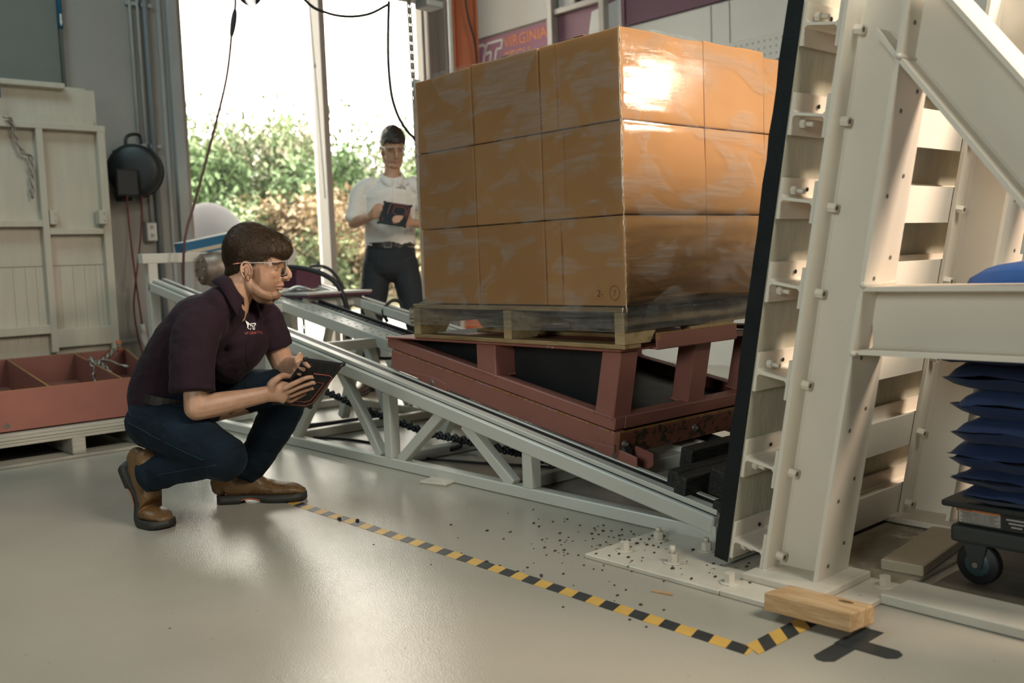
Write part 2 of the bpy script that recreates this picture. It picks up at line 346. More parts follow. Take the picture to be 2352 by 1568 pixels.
def obj(name, bm, m, parent=None, smooth=None):
    me = bpy.data.meshes.new(name)
    root = parent
    while root is not None and root.parent is not None: root = root.parent
    if root is not None:
        bm.transform((Matrix.Translation(root.location) @ root.rotation_euler.to_matrix().to_4x4()).inverted())
    bm.normal_update(); bm.to_mesh(me); bm.free()
    for mm in (m if isinstance(m, (list, tuple)) else [m]): me.materials.append(mm)
    o = bpy.data.objects.new(name, me); COL.objects.link(o)
    if smooth is not None:
        for p in me.polygons: p.use_smooth = smooth
    if parent is not None: o.parent = parent
    return o
def tag(o, label, cat, group=None):
    o['label'] = label; o['category'] = cat
    if group: o['group'] = group
    return o
def thing(name, label, cat, loc=(0, 0, 0), group=None, rotz=0.0):
    o = bpy.data.objects.new(name, None); o.empty_display_size = 0.1; COL.objects.link(o); o.location = loc
    o.rotation_euler = (0, 0, rotz); return tag(o, label, cat, group)
def struct(name, bm, m, parent=None):
    o = obj(name, bm, m, parent)
    if parent is None: o['kind'] = 'structure'
    return o
def text_mesh(name, txt, m, size, origin, xdir, ydir, parent=None, extrude=0.0015, bold=0.0, shear=0.0, align='LEFT'):
    cu = bpy.data.curves.new(name, 'FONT'); cu.body = txt; cu.size = size; cu.extrude = extrude; cu.offset = bold; cu.shear = shear; cu.align_x = align
    cu.resolution_u = 3
    t = bpy.data.objects.new(name + '_tmp', cu); COL.objects.link(t)
    dg = bpy.context.evaluated_depsgraph_get(); me = bpy.data.meshes.new_from_object(t.evaluated_get(dg))
    bm = BM(); bm.from_mesh(me)
    bpy.data.objects.remove(t); bpy.data.curves.remove(cu); bpy.data.meshes.remove(me)
    x = V(xdir).normalized(); y = V(ydir).normalized(); z = x.cross(y)
    mm = Matrix((x, y, z)).transposed().to_4x4(); mm.translation = V(origin); bm.transform(mm)
    return obj(name, bm, m, parent)
def add_link(bm, c, d, s, ln, wd, r, n=6):
    """one oval chain link centred at c, long axis d, wide axis s"""
    d = V(d).normalized(); s = V(s); s = (s - d * s.dot(d)).normalized(); pts = []
    a = ln / 2 - wd / 2; b = wd / 2 - r
    for k in range(6): 
        t = -math.pi / 2 + math.pi * k / 5; pts.append(V(c) + d * (a + b * math.cos(t)) + s * b * math.sin(t))
    for k in range(6):
        t = math.pi / 2 + math.pi * k / 5; pts.append(V(c) + d * (-a + b * math.cos(t)) + s * b * math.sin(t))
    add_tube(bm, pts, r, n, 1, closed=True)
def resample(pts, step):
    pts = smooth_path(pts, 10); out = [pts[0]]; acc = 0.0
    for a, b in zip(pts, pts[1:]):
        L = (b - a).length
        while acc + L >= step:
            t = (step - acc) / L; a = a.lerp(b, t); out.append(a.copy()); L = (b - a).length; acc = 0.0
        acc += L
    return out
# ================================================================ THE ROOM
WY, WX = 7.8, 6.35            # window wall, side wall
WIN_X0, WIN_X1, WIN_Z0, WIN_Z1 = 3.46, 6.10, 0.10, 4.3
b = BM(); add_box(b, (1.2, 1.4, -0.06), (10.4, 13.0, 0.12)); struct('floor', b, M_floor)
b = BM(); add_box(b, (1.2, 1.4, 5.1), (10.4, 13.0, 0.12)); struct('ceiling', b, M_ceil)
b = BM()
add_box(b, ((WIN_X0 - 4.0) / 2, WY + 0.12, 2.5), (WIN_X0 + 4.0, 0.24, 5.0))
add_box(b, ((WIN_X1 + WX) / 2, WY + 0.12, 2.5), (WX - WIN_X1, 0.24, 5.0))
add_box(b, ((WIN_X0 + WIN_X1) / 2, WY + 0.12, (WIN_Z1 + 5) / 2), (WIN_X1 - WIN_X0, 0.24, 5 - WIN_Z1))
add_box(b, ((WIN_X0 + WIN_X1) / 2, WY + 0.12, WIN_Z0 / 2), (WIN_X1 - WIN_X0, 0.24, WIN_Z0))
wl = struct('wall_window', b, M_wall)
b = BM(); add_box(b, (1.0, WY - 0.02, 2.5), (3.06, 0.04, 5.0)); struct('wall_cladding', b, mat('dark_grey_cladding', (0.20, 0.215, 0.19), 0.7, var=0.03), wl)
b = BM(); add_box(b, (WX + 0.1, 1.4, 2.5), (0.2, 12.9, 5.0)); ws = struct('wall_side', b, M_wallside)
b = BM(); add_box(b, (-4.0, 1.4, 2.5), (0.2, 13.0, 5.0)); struct('wall_left', b, M_wall)
b = BM(); add_box(b, (1.2, -5.0, 2.5), (10.4, 0.2, 5.0)); struct('wall_back', b, M_wall)

# window: outer frame, one mullion, two panes
wb = BM()
for x, w in ((WIN_X0 + 0.03, 0.06), (WIN_X1 - 0.02, 0.05)): add_box(wb, (x, WY + 0.09, (WIN_Z0 + WIN_Z1) / 2), (w, 0.14, WIN_Z1 - WIN_Z0), bev=0.004)
for z in (WIN_Z0 + 0.03, WIN_Z1 - 0.03): add_box(wb, ((WIN_X0 + WIN_X1) / 2, WY + 0.09, z), (WIN_X1 - WIN_X0 - 0.1, 0.13, 0.06), bev=0.004)
win = struct('window_1', wb, M_alu)
b = BM(); add_box(b, (4.805, WY + 0.05, (WIN_Z0 + WIN_Z1) / 2), (0.06, 0.20, WIN_Z1 - WIN_Z0 - 0.06), bev=0.004); struct('mullion', b, M_alu, win)
b = BM(); add_box(b, (5.99, WY + 0.07, (WIN_Z0 + WIN_Z1) / 2), (0.035, 0.12, WIN_Z1 - WIN_Z0 - 0.06), bev=0.004); struct('mullion', b, M_alu, win)
for x0, x1 in ((WIN_X0 + 0.05, 4.78), (4.83, 5.975), (6.005, WIN_X1 - 0.03)):
    b = BM(); add_box(b, ((x0 + x1) / 2, WY + 0.10, (WIN_Z0 + WIN_Z1) / 2), (x1 - x0, 0.008, WIN_Z1 - WIN_Z0 - 0.1)); struct('pane', b, M_glass, win)
# jamb trim beside the window and the corner post
b = BM(); add_box(b, (3.415, WY - 0.03, 2.4), (0.085, 0.06, 4.8), bev=0.006); add_box(b, (3.32, WY - 0.012, 2.4), (0.03, 0.024, 4.8), bev=0.004); struct('trim_1', b, M_cond)
b = BM(); add_box(b, (6.22, WY - 0.06, 2.4), (0.12, 0.12, 4.8), bev=0.006); struct('trim_2', b, M_alu)
b = BM(); add_box(b, (0.6, WY - 0.05, 0.37), (5.5, 0.03, 0.03), bev=0.006); struct('baseboard_window', b, M_cond)

# conduits, air pipe and outlet box on the window wall
for i, (x, r, z0, lb) in enumerate(((3.085, 0.012, 1.30, 'thin grey conduit above the outlet box, left of the pair'), (3.145, 0.012, 1.30, 'thin grey conduit above the outlet box, right of the pair'),
                                 (3.205, 0.024, 0.40, 'thick dark grey conduit on the wall beside the window trim'))):
    b = BM(); add_cyl(b, (x, WY - 0.03, z0), (x, WY - 0.03, 4.9), r, 12)
    t = tag(obj('wall_conduit', b, M_cond if r < 0.02 else mat('blue_grey_conduit', (0.20, 0.22, 0.23), 0.5)), lb, 'conduit')
    for z in (1.9, 3.0, 4.1):
        b = BM(); add_box(b, (x, WY - 0.018, z), (r * 5, 0.035, 0.03), bev=0.003); obj('clamp', b, M_cond, t)
t = thing('outlet_box', 'grey wall outlet box under the two thin conduits', 'outlet', (3.12, WY - 0.03, 1.22))
b = BM(); add_box(b, (3.12, WY - 0.045, 1.22), (0.085, 0.08, 0.15), bev=0.006, seg=2); obj('housing', b, M_cond, t)
b = BM(); add_box(b, (3.12, WY - 0.088, 1.22), (0.075, 0.008, 0.135), bev=0.003); obj('cover_plate', b, M_paper, t)
for z in (1.255, 1.19):
    b = BM(); add_box(b, (3.12, WY - 0.093, z), (0.03, 0.004, 0.03), bev=0.001); obj('socket', b, M_cond, t)
t = thing('air_pipe', 'thin dark compressed air pipe running down behind the cream panel', 'pipe', (2.545, WY - 0.06, 0.4))
b = BM(); add_cyl(b, (2.545, WY - 0.06, 0.4), (2.545, WY - 0.06, 4.95), 0.011, 12); obj('pipe', b, mat('dark_pipe', (0.10, 0.11, 0.11), 0.5), t)
b = BM(); add_cyl(b, (2.545, WY - 0.06, 2.73), (2.545, WY - 0.06, 3.35), 0.017, 16); mk = obj('pipe_marker', b, M_bluebox, t)
text_mesh('lettering', 'COMPRESSED AIR', M_paper, 0.026, (2.536, WY - 0.0785, 3.17), (0, 0, -1), (1, 0, 0), mk, 0.0008)
b = BM()
for z0 in (2.745, 3.215):
    add_prism(b, [(2.538, WY - 0.0795, z0 + 0.09), (2.538, WY - 0.0795, z0 + 0.035), (2.534, WY - 0.0795, z0 + 0.035), (2.545, WY - 0.0795, z0),
                  (2.556, WY - 0.0795, z0 + 0.035), (2.552, WY - 0.0795, z0 + 0.035), (2.552, WY - 0.0795, z0 + 0.09)], (0, 0.0015, 0))
obj('arrow', b, M_paper, mk)

# ---------------------------------------------------------------- side wall furniture
SX = WX - 0.004
def wall_board(name, y0, y1, z0, z1, m, label, cat, th=0.03):
    b = BM(); add_box(b, (SX - th / 2, (y0 + y1) / 2, (z0 + z1) / 2), (th, abs(y1 - y0), z1 - z0), bev=0.003)
    return tag(obj(name, b, m), label, cat)
VT_V = [(0.0, 1.0), (0.20, 1.0), (0.27, 0.42), (0.47, 1.0), (0.62, 1.0), (0.27, 0.0), (0.13, 0.0)]
def vt_logo(parent, origin, xd, yd, size, m, th=0.002, lw=0.055):
    """outlined, slanted, interlocked V and T"""
    xd, yd = V(xd).normalized(), V(yd).normalized(); nz = xd.cross(yd)
    T_ = [(0.70, 1.0), (1.55, 1.0), (1.48, 0.74), (1.22, 0.74), (1.02, 0.0), (0.78, 0.0), (0.98, 0.74), (0.80, 0.74), (0.58, 0.0), (0.40, 0.0)]
    V_ = [(-0.05, 0.80), (0.08, 0.62), (0.24, 1.0), (0.60, 1.0), (0.32, 0.0), (0.26, 0.0), (-0.07, 0.46), (-0.12, 0.28)]
    b = BM()
    P = lambda p: V(origin) + xd * p[0] * size + yd * p[1] * size
    def outline(poly, close=True):
        n = len(poly)
        for i in range(n if close else n - 1):
            add_beam(b, P(poly[i]), P(poly[(i + 1) % n]), lw * size * 1.6, th, nz, 0)
    outline([(0.62, 0.80), (0.72, 1.0), (1.60, 1.0), (1.53, 0.70), (1.25, 0.70), (1.05, 0.0), (0.76, 0.0), (0.94, 0.66), (0.76, 0.66), (0.58, 0.60)])
    outline([(0.10, 0.55), (0.22, 1.0), (0.52, 1.0), (0.60, 0.86), (0.36, 0.0), (0.26, 0.02), (-0.02, 0.36), (0.10, 0.55)], False)
    outline([(-0.10, 0.62), (0.06, 0.52)], False)
    return obj('logo', b, m, parent)
ban = wall_board('banner', 7.62, 6.36, 2.35, 3.02, M_banner, 'maroon university banner with a white logo and orange lettering on side wall', 'banner', 0.012)
text_mesh('lettering', 'VIRGINIA', M_orangetxt, 0.142, (SX - 0.0135, 7.02, 2.885), (0, -1, 0), (0, 0, 1), ban, 0.001, 0.0015)
text_mesh('lettering', 'TECH', M_orangetxt, 0.142, (SX - 0.0135, 7.02, 2.745), (0, -1, 0), (0, 0, 1), ban, 0.001, 0.0015)
vt_logo(ban, (SX - 0.014, 7.44, 2.72), (0, -1, 0), (0, 0, 1), 0.25, M_whitetxt, 0.003)
wall_board('shade_panel', 7.62, 6.37, 3.035, 4.0, M_wallside, 'large pale grey panel on the side wall above the banner', 'panel')
b = BM(); add_box(b, (SX - 0.05, 6.315, 2.5), (0.10, 0.062, 5.0), bev=0.004); tag(obj('steel_mullion', b, M_alu), 'grey steel upright on side wall at the right end of the banner', 'upright')
b = BM(); add_box(b, (SX - 0.05, 5.695, 2.5), (0.10, 0.058, 5.0), bev=0.004); tag(obj('steel_mullion', b, M_alu), 'grey steel upright on side wall in front of the white paper', 'upright')
wall_board('maroon_board', 6.28, 5.50, 2.3, 3.03, mat('dusty_maroon', (0.27, 0.13, 0.17), 0.6, var=0.03), 'dusty maroon panel between the two grey uprights', 'panel')
b = BM(); add_box(b, (SX - 0.04, 6.0, 3.055), (0.08, 0.57, 0.05), bev=0.004); tag(obj('steel_rail', b, M_alu), 'grey horizontal rail joining the two steel uprights', 'rail')
t = thing('clerestory_frame', 'small framed opening above the rail between the uprights', 'window', (SX, 6.0, 3.1))
b = BM(); add_box(b, (SX - 0.015, 6.16, 3.32), (0.03, 0.20, 0.46), bev=0.003); obj('board', b, M_paper, t)
b = BM(); add_box(b, (SX - 0.015, 5.90, 3.32), (0.03, 0.30, 0.46), bev=0.003); obj('dark_glass', b, M_deck, t)
b = BM(); add_box(b, (SX - 0.03, 6.05, 3.32), (0.06, 0.03, 0.46), bev=0.003); obj('frame_bar', b, M_alu, t)
b = BM()
add_prism(b, [(SX - 0.035, 5.88, 2.40), (SX - 0.035, 5.90, 2.80), (SX - 0.035, 5.86, 2.98), (SX - 0.035, 5.53, 3.02), (SX - 0.035, 5.52, 2.40)], (0.004, 0, 0))
tag(obj('posted_paper', b, M_paper), 'white paper sheet hung behind the right steel upright', 'paper')
wall_board('maroon_fascia', 5.48, 1.0, 2.785, 4.6, M_purple, 'dark maroon board high on side wall right of the paper', 'board')
for k, (y0, y1) in enumerate(((5.48, 4.64), (4.63, 4.47), (4.46, 3.2), (3.19, 1.5))):
    wall_board('wall_panel', y0, y1, 1.4, 2.775, M_wallside, ['wide pale wall panel below the maroon board, left of the seams', 'narrow pale wall panel strip between two seams',
               'pale wall panel behind the pegboard', 'pale wall panel hidden partly by the tilted steel frame'][k], 'panel', 0.015)
t = wall_board('pegboard', 4.50, 3.6, 1.6, 2.46, mat('pegboard_white', (0.60, 0.59, 0.54), 0.6, var=0.02), 'white perforated pegboard on side wall above the far boxes', 'pegboard', 0.022)
b = BM()
for i in range(17):
    for j in range(9):
        add_cyl(b, (SX - 0.0235, 4.46 - i * 0.05, 2.42 - j * 0.05), (SX - 0.0215, 4.46 - i * 0.05, 2.42 - j * 0.05), 0.009, 8)
h = obj('holes', b, mat('peg_hole', (0.30, 0.36, 0.36), 0.7), t); h['kind'] = 'stuff'
# orange crane column with its white edge strip
t = thing('crane_column', 'orange steel crane column standing in the corner by the window', 'column', (5.52, 6.6, 0))
b = BM(); add_ibeam(b, (5.52, 6.6, 0.0), (5.52, 6.6, 5.0), (0.745, -0.667, 0), 0.21, 0.15, 0.014, 0.010); obj('shaft', b, M_orange, t)
b = BM(); add_box(b, (5.52, 6.6, 0.008), (0.34, 0.34, 0.016), bev=0.003); obj('base_plate', b, M_orange, t)
b = BM(); add_cyl(b, (5.405, 6.66, 0.02), (5.405, 6.66, 5.0), 0.022, 14); obj('edge_pipe', b, M_paper, t)
b = BM(); add_tube(b, [(5.44, 6.52, 4.0), (5.45, 6.51, 3.1), (5.50, 6.46, 2.7), (5.51, 6.45, 2.2), (5.50, 6.46, 1.0)], 0.008, 8); tag(obj('column_cable', b, M_rubber), 'black cable draped down the orange column', 'cable')
b = BM(); add_box(b, (6.27, 7.62, 1.3), (0.14, 0.10, 2.55), bev=0.004); tag(obj('maroon_post', b, M_maroon), 'dark maroon post low in the corner behind the orange column', 'post')

# ================================================================ OUTSIDE
b = BM(); add_box(b, (10, 13, -0.12), (30, 10, 0.1)); tag(obj('terrace', b, M_paving), 'pale paved terrace just outside the window', 'paving')
bm = BM(); N = 40
vs = [[bm.verts.new((-20 + 70 * i / N, 17.9 + 42 * j / N, -0.15 + 0.075 * (42 * j / N) + 0.3 * noise.noise(V((i * .3, j * .3, 0))))) for j in range(N + 1)] for i in range(N + 1)]
for i in range(N):
    for j in range(N): bm.faces.new((vs[i][j], vs[i + 1][j], vs[i + 1][j + 1], vs[i][j + 1]))
g = tag(obj('grass_bank', bm, M_grass, smooth=True), 'dry grassy bank rising behind the terrace', 'grass'); g['kind'] = 'stuff'
bm = BM(); add_sphere(bm, (5.75, 12.4, 0.95), 0.85, (0.75, 0.7, 1.0), 24, 14)
for v in bm.verts: v.co += (v.co - V((5.75, 12.4, 0.95))) * 0.10 * noise.noise(v.co * 1.6)
tag(obj('dome', bm, M_dome), 'grey rounded boulder stand-in outside the left pane', 'dome')  # made-up solid for a pale see-through dome shape in the pane

rng = random.Random(5)
def crown_mesh(name, m, seed, n=8000):
    r = random.Random(seed); bm = BM()
    cl = [(V((r.uniform(-1, 1), r.uniform(-.8, .8), r.uniform(0.15, 1.0))), r.uniform(0.22, 0.5)) for _ in range(16)]
    for i in range(n):
        c, s = cl[i % len(cl)]
        d = V((r.gauss(0, 1), r.gauss(0, 1), r.gauss(0, 0.75))).normalized() * s * r.uniform(0.45, 0.92)
        p = c + d; a = V((r.gauss(0, 1), r.gauss(0, 1), r.gauss(0, .6))).normalized(); q = perp(a); L = r.uniform(0.028, 0.06)
        vv = [bm.verts.new(p + a * L), bm.verts.new(p + q * L * .5), bm.verts.new(p - a * L), bm.verts.new(p - q * L * .5)]
        bm.faces.new(vv)
    me = bpy.data.meshes.new(name); bm.to_mesh(me); bm.free(); me.materials.append(m); return me
CR = [crown_mesh('crown_mesh', m, 40 + i) for i, m in enumerate((M_leaf1, M_leaf2, M_leaf1, M_leaf3, M_leafpale, M_leaf2))]
bm = BM(); add_cyl(bm, (0, 0, 0), (0.02, 0, 0.75), 0.06, 8, 0.035)
for k in range(4): add_cyl(bm, (0.01, 0, 0.40 + .08 * k), (0.5 * math.cos(k * 1.7), 0.5 * math.sin(k * 1.7), 0.8 + .06 * k), 0.025, 6, 0.01)
TR = bpy.data.meshes.new('trunk_mesh'); bm.to_mesh(TR); bm.free(); TR.materials.append(M_bark)
KIND = ['dense green tree', 'olive tree', 'bushy green tree', 'russet leaved tree', 'pale hazed tree', 'loose olive tree']
trees = []
for row, (Y, n, h0, h1) in enumerate(((21.5, 9, 1.3, 2.3), (26, 10, 2.6, 3.8), (31, 10, 4.0, 5.2))):
    for i in range(n):
        az = math.radians(70 - 23.5 * (i + 0.5 + rng.uniform(-.25, .25)) / n); y = Y + rng.uniform(-1.2, 1.2); x = y / math.tan(az)
        k = [rng.choice((0, 1, 2, 5)), rng.choice((0, 0, 1, 2, 2, 5)), rng.choice((4, 1, 4, 0, 5))][row]
        if row == 0 and i in (4, 5): k = 3
        trees.append((x, y, k, rng.uniform(h0, h1), row))
for i, (x, y, k, h, row) in enumerate(trees):
    z = -0.15 + 0.075 * (y - 17.9)
    t = thing('tree', KIND[k] + ' in the %s row of the planting beyond the window' % ['front', 'middle', 'back'][row], 'tree', (x, y, z), 'trees outside: %s, %s row' % (KIND[k], ['front', 'middle', 'back'][row]))
    o = bpy.data.objects.new('trunk', TR); COL.objects.link(o); o.parent = t; o.scale = (h * .6, h * .6, h * .75)
    o = bpy.data.objects.new('crown', CR[k]); COL.objects.link(o); o.parent = t; o.scale = (1.7 + .25 * h, 1.5 + .2 * h, h * 0.86); o.rotation_euler = (0, 0, i * 1.3); o.location = (0, 0, h * .10)
# ================================================================ INCLINE TRACK
TAN = math.tan(math.radians(10)); C10, S10 = math.cos(math.radians(10)), math.sin(math.radians(10))
zin = lambda y: 0.085 + TAN * (y - 1.804)
UPN = V((0, -S10, C10))
trk = thing('incline_track', 'white welded steel incline track sloping down to the tilted barrier', 'track', (2.93, 4.0, 0))
def side_frame(x0, x1, inner, near):
    xc = (x0 + x1) / 2; w = abs(x1 - x0)
    b = BM(); add_beam(b, (xc, 1.79, 0.0235), (xc, 6.12, 0.0235), w * 0.85, 0.045, bev=0.004); obj('bottom_chord', b, M_whitetrk, trk)
    b = BM()
    y0, y1 = 1.80, 6.09
    add_beam(b, (xc, y0, zin(y0) - 0.030), (xc, y1, zin(y1) - 0.030), w, 0.056, UPN, 0.005); obj('top_chord', b, M_whitetrk, trk)
    b = BM(); add_beam(b, (xc + inner * 0.010, y0, zin(y0) + 0.006), (xc + inner * 0.010, y1, zin(y1) + 0.006), w * 0.62, 0.022, UPN, 0.002); obj('rail_bar', b, M_whitetrk, trk)
    b = BM(); add_beam(b, (xc + inner * 0.044, y0, zin(y0) + 0.001), (xc + inner * 0.044, y1, zin(y1) + 0.001), 0.026, 0.030, UPN, 0.002); obj('rubber_strip', b, M_rubber, trk)
    b = BM(); add_beam(b, (xc + inner * 0.070, y0, zin(y0) - 0.006), (xc + inner * 0.070, y1, zin(y1) - 0.006), 0.022, 0.05, UPN, 0.002); obj('inner_angle', b, M_whitetrk, trk)
    b = BM(); add_beam(b, (xc - inner * 0.0105, y0, zin(y0) - 0.001), (xc - inner * 0.0105, y1, zin(y1) - 0.001), 0.004, 0.0035, UPN, 0); obj('rail_shadow_strip', b, M_rubber, trk)  # thin dark strip standing in for the shadow line beside the rail bar
    # end gusset
    b = BM(); add_prism(b, [(x0 + .002, 1.79, 0.002), (x0 + .002, 1.79, zin(1.80) - 0.03), (x0 + .002, 1.90, zin(1.90) - 0.03), (x0 + .002, 1.90, 0.04)], (w - .004, 0, 0)); obj('gusset', b, M_whitetrk, trk)
    for y in (2.645, 3.545, 4.60, 5.40):
        b = BM(); add_beam(b, (xc, y, 0.045), (xc, y, zin(y) - 0.055), 0.05, 0.052, (0, 1, 0), 0.003); obj('post', b, M_whitetrk, trk)
    for (ya, yb) in ((2.74, 3.02), (3.47, 3.17), (3.62, 3.93), (4.38, 4.02), (4.75, 5.15), (5.85, 5.50)):
        b = BM(); add_beam(b, (xc, ya, 0.042), (xc, yb, zin(yb) - 0.052), 0.042, 0.045, (0, 0, 1), 0.003); obj('brace', b, M_whitetrk, trk)
    b = BM(); add_beam(b, (xc, 6.10, 0.0), (xc, 6.10, 1.01), 0.06, 0.065, (0, 1, 0), 0.004); obj('end_post', b, M_whitetrk, trk)
side_frame(2.415, 2.475, 1, True)
side_frame(3.385, 3.445, -1, False)
b = BM(); add_beam(b, (2.38, 6.10, 0.985), (3.46, 6.10, 0.985), 0.073, 0.062, bev=0.004); obj('end_crossbar', b, M_whitetrk, trk)
# middle beam with its drilled plate and the drive chain channel
b = BM(); add_beam(b, (2.945, 1.95, zin(1.95) - 0.032), (2.945, 6.06, zin(6.06) - 0.032), 0.105, 0.06, UPN, 0.004); mb = obj('middle_beam', b, M_whitetrk, trk)
b = BM()
for i in range(34):
    y = 3.55 + i * 0.075
    for dx in (-0.02, 0.02):
        p = V((2.945 + dx, y, zin(y) - 0.0025)); add_cyl(b, p, p + UPN * 0.0015, 0.0075, 10)
h = obj('bolt_hole', b, mat('drilled_hole', (0.13, 0.12, 0.10), 0.7), mb); h['kind'] = 'stuff'
b = BM(); add_beam(b, (3.012, 1.95, zin(1.95) - 0.010), (3.012, 6.06, zin(6.06) - 0.010), 0.018, 0.03, UPN, 0.002); obj('chain_guide', b, M_whitetrk, trk)
b = BM(); add_beam(b, (3.052, 1.95, zin(1.95) - 0.018), (3.052, 6.06, zin(6.06) - 0.018), 0.062, 0.022, UPN, 0.002)
add_beam(b, (3.088, 1.95, zin(1.95) + 0.0), (3.088, 6.06, zin(6.06) + 0.0), 0.014, 0.034, UPN, 0.003); obj('chain_channel', b, M_rubber, trk)
b = BM()
for i in range(64):
    y = 3.2 + i * 0.044
    for dx in (-0.012, 0.012):
        p = V((3.036 + dx, y, zin(y) + 0.004)); add_beam(b, p - V((0, 0.02, 0.02 * TAN)), p + V((0, 0.02, 0.02 * TAN)), 0.005, 0.014, UPN, 0.002)
    p = V((3.036, y, zin(y) + 0.004)); add_cyl(b, p - V((.016, 0, 0)), p + V((.016, 0, 0)), 0.007, 8)
h = obj('drive_chain', b, mat('oiled_chain', (0.16, 0.16, 0.17), 0.3, 0.8), trk); h['kind'] = 'stuff'
for y in (2.78, 3.58, 4.50, 5.40):
    b = BM(); add_beam(b, (2.47, y, 0.025), (3.39, y, 0.025), 0.055, 0.045, bev=0.003); obj('floor_cross_member', b, M_whitetrk, trk)
for y in (2.3, 3.35, 4.33, 5.30):
    b = BM(); add_beam(b, (2.50, y, zin(y) - 0.045), (3.385, y, zin(y) - 0.045), 0.06, 0.05, bev=0.003); obj('cross_member', b, M_whitetrk, trk)
for y in (3.58, 4.5, 5.4):
    for s in (-1, 1):
        b = BM(); add_beam(b, (2.945, y + s * 0.24, 0.045), (2.945, y + s * 0.03, zin(y) - 0.06), 0.05, 0.05, (0, 1, 0.2), 0.003); obj('middle_leg', b, M_whitetrk, trk)
b = BM(); add_box(b, (2.385, 3.14, 0.006), (0.09, 0.13, 0.012), Matrix.Rotation(0.3, 3, 'Z'), 0.003); obj('foot_plate', b, M_chip, trk)
# small shelf hung on the track
t = thing('track_shelf', 'thin maroon edged shelf on the far side of the track carrying the maroon box', 'shelf', (3.2, 5.45, 0.72))
b = BM(); add_box(b, (3.20, 5.42, 0.735), (0.46, 0.62, 0.014), bev=0.003); obj('top', b, mat('shelf_top', (0.45, 0.42, 0.38), 0.5), t)
b = BM(); add_box(b, (3.20, 5.42, 0.72), (0.45, 0.61, 0.016), bev=0.003); obj('edge_strip', b, M_maroon, t)
for y in (5.2, 5.65):
    b = BM(); add_beam(b, (3.0, y, 0.68), (3.40, y, 0.68), 0.05, 0.06, bev=0.003); obj('bracket', b, M_whitetrk, t)
t = thing('control_box', 'maroon metal control box with a pale lid standing on the track shelf', 'box', (3.24, 5.62, 0.742))
b = BM(); add_box(b, (3.27, 5.72, 0.812), (0.185, 0.26, 0.138), bev=0.006); obj('body', b, M_maroon, t)
b = BM(); add_box(b, (3.27, 5.72, 0.886), (0.20, 0.275, 0.012), bev=0.003); obj('lid', b, mat('pale_lid', (0.50, 0.46, 0.44), 0.5), t)
t = thing('clamp_tool', 'silver clamp lying on the shelf in front of the maroon box', 'clamp', (3.1, 5.3, 0.745))
b = BM(); add_tube(b, [(2.99, 5.36, 0.757), (3.03, 5.33, 0.775), (3.07, 5.28, 0.765), (3.10, 5.27, 0.755), (3.14, 5.25, 0.762)], 0.010, 8); obj('arm', b, M_zinc, t)
b = BM(); add_cyl(b, (3.02, 5.40, 0.757), (3.13, 5.31, 0.757), 0.011, 10); obj('screw', b, M_zinc, t)
b = BM(); add_box(b, (2.99, 5.44, 0.757), (0.10, 0.05, 0.024), Matrix.Rotation(0.4, 3, 'Z'), 0.004); tag(obj('white_block', b, M_paper), 'small white block lying beside the silver clamp on the shelf', 'block')
b = BM(); add_tube(b, [(2.95, 5.62, 0.86), (3.02, 5.42, 0.90), (3.12, 5.24, 0.865), (3.20, 5.14, 0.78), (3.235, 5.10, 0.62), (3.23, 5.10, 0.45)], 0.016, 10); tag(obj('hose', b, M_rubber), 'thick black hose arching in front of the maroon box', 'hose')
b = BM(); add_tube(b, [(3.32, 5.66, 0.895), (3.37, 5.62, 0.90), (3.42, 5.55, 0.86), (3.47, 5.5, 0.74), (3.50, 5.48, 0.55)], 0.011, 8); tag(obj('control_cable', b, M_rubber), 'black cable leaving the lid of the maroon box', 'cable')
b = BM(); add_tube(b, [(3.36, 4.86, 0.55), (3.34, 4.87, 0.62), (3.40, 4.86, 0.675), (3.46, 4.86, 0.66), (3.47, 4.86, 0.60)], 0.011, 8); tag(obj('loop_cable', b, M_rubber), 'black cable looped over the far rail beside the standing man', 'cable')
b = BM(); add_tube(b, [(2.98, 4.62, 0.50), (3.02, 4.58, 0.40), (3.12, 4.52, 0.37), (3.22, 4.47, 0.40), (3.27, 4.45, 0.50)], 0.009, 8); tag(obj('hanging_cable', b, M_rubber), 'black cable sagging below the middle beam of the track', 'cable')
# drive motor on the end bar
t = thing('drive_motor', 'brownish grey cylindrical drive motor on the end of the track', 'motor', (2.9, 6.02, 0.9))
b = BM(); add_lathe(b, (2.715, 5.98, 0.905), (1, 0, 0), [(0, 0.02), (0, 0.085), (0.012, 0.10), (0.06, 0.105), (0.065, 0.112), (0.33, 0.112), (0.335, 0.10), (0.38, 0.095), (0.40, 0.05)], 28); obj('housing', b, M_motor, t)
b = BM()
for k in range(6):
    a = k * math.pi / 3; add_cyl(b, (2.713, 5.98 + .065 * math.cos(a), .905 + .065 * math.sin(a)), (2.705, 5.98 + .065 * math.cos(a), .905 + .065 * math.sin(a)), 0.009, 6)
obj('cover_bolts', b, M_steel, t)['kind'] = 'stuff'
b = BM(); add_box(b, (2.93, 5.99, 0.77), (0.22, 0.16, 0.06), bev=0.005); add_beam(b, (2.93, 5.99, 0.77), (2.93, 6.02, 0.05), 0.10, 0.10, (0, 1, 0)); obj('mount', b, M_whitetrk, t)
t = thing('striped_carton', 'blue and cream striped carton resting askew on the track end bar', 'carton', (2.95, 6.16, 1.02))
R = Matrix.Rotation(math.radians(-10), 3, 'Y') @ Matrix.Rotation(math.radians(4), 3, 'Z')
b = BM(); add_box(b, (2.90, 6.20, 1.088), (0.46, 0.13, 0.062), R, 0.004); obj('body', b, M_bluebox, t)
b = BM(); add_box(b, V((2.90, 6.20, 1.088)) + R @ V((0, 0, -0.036)), (0.45, 0.132, 0.026), R, 0.002); obj('cream_band', b, M_cream, t)
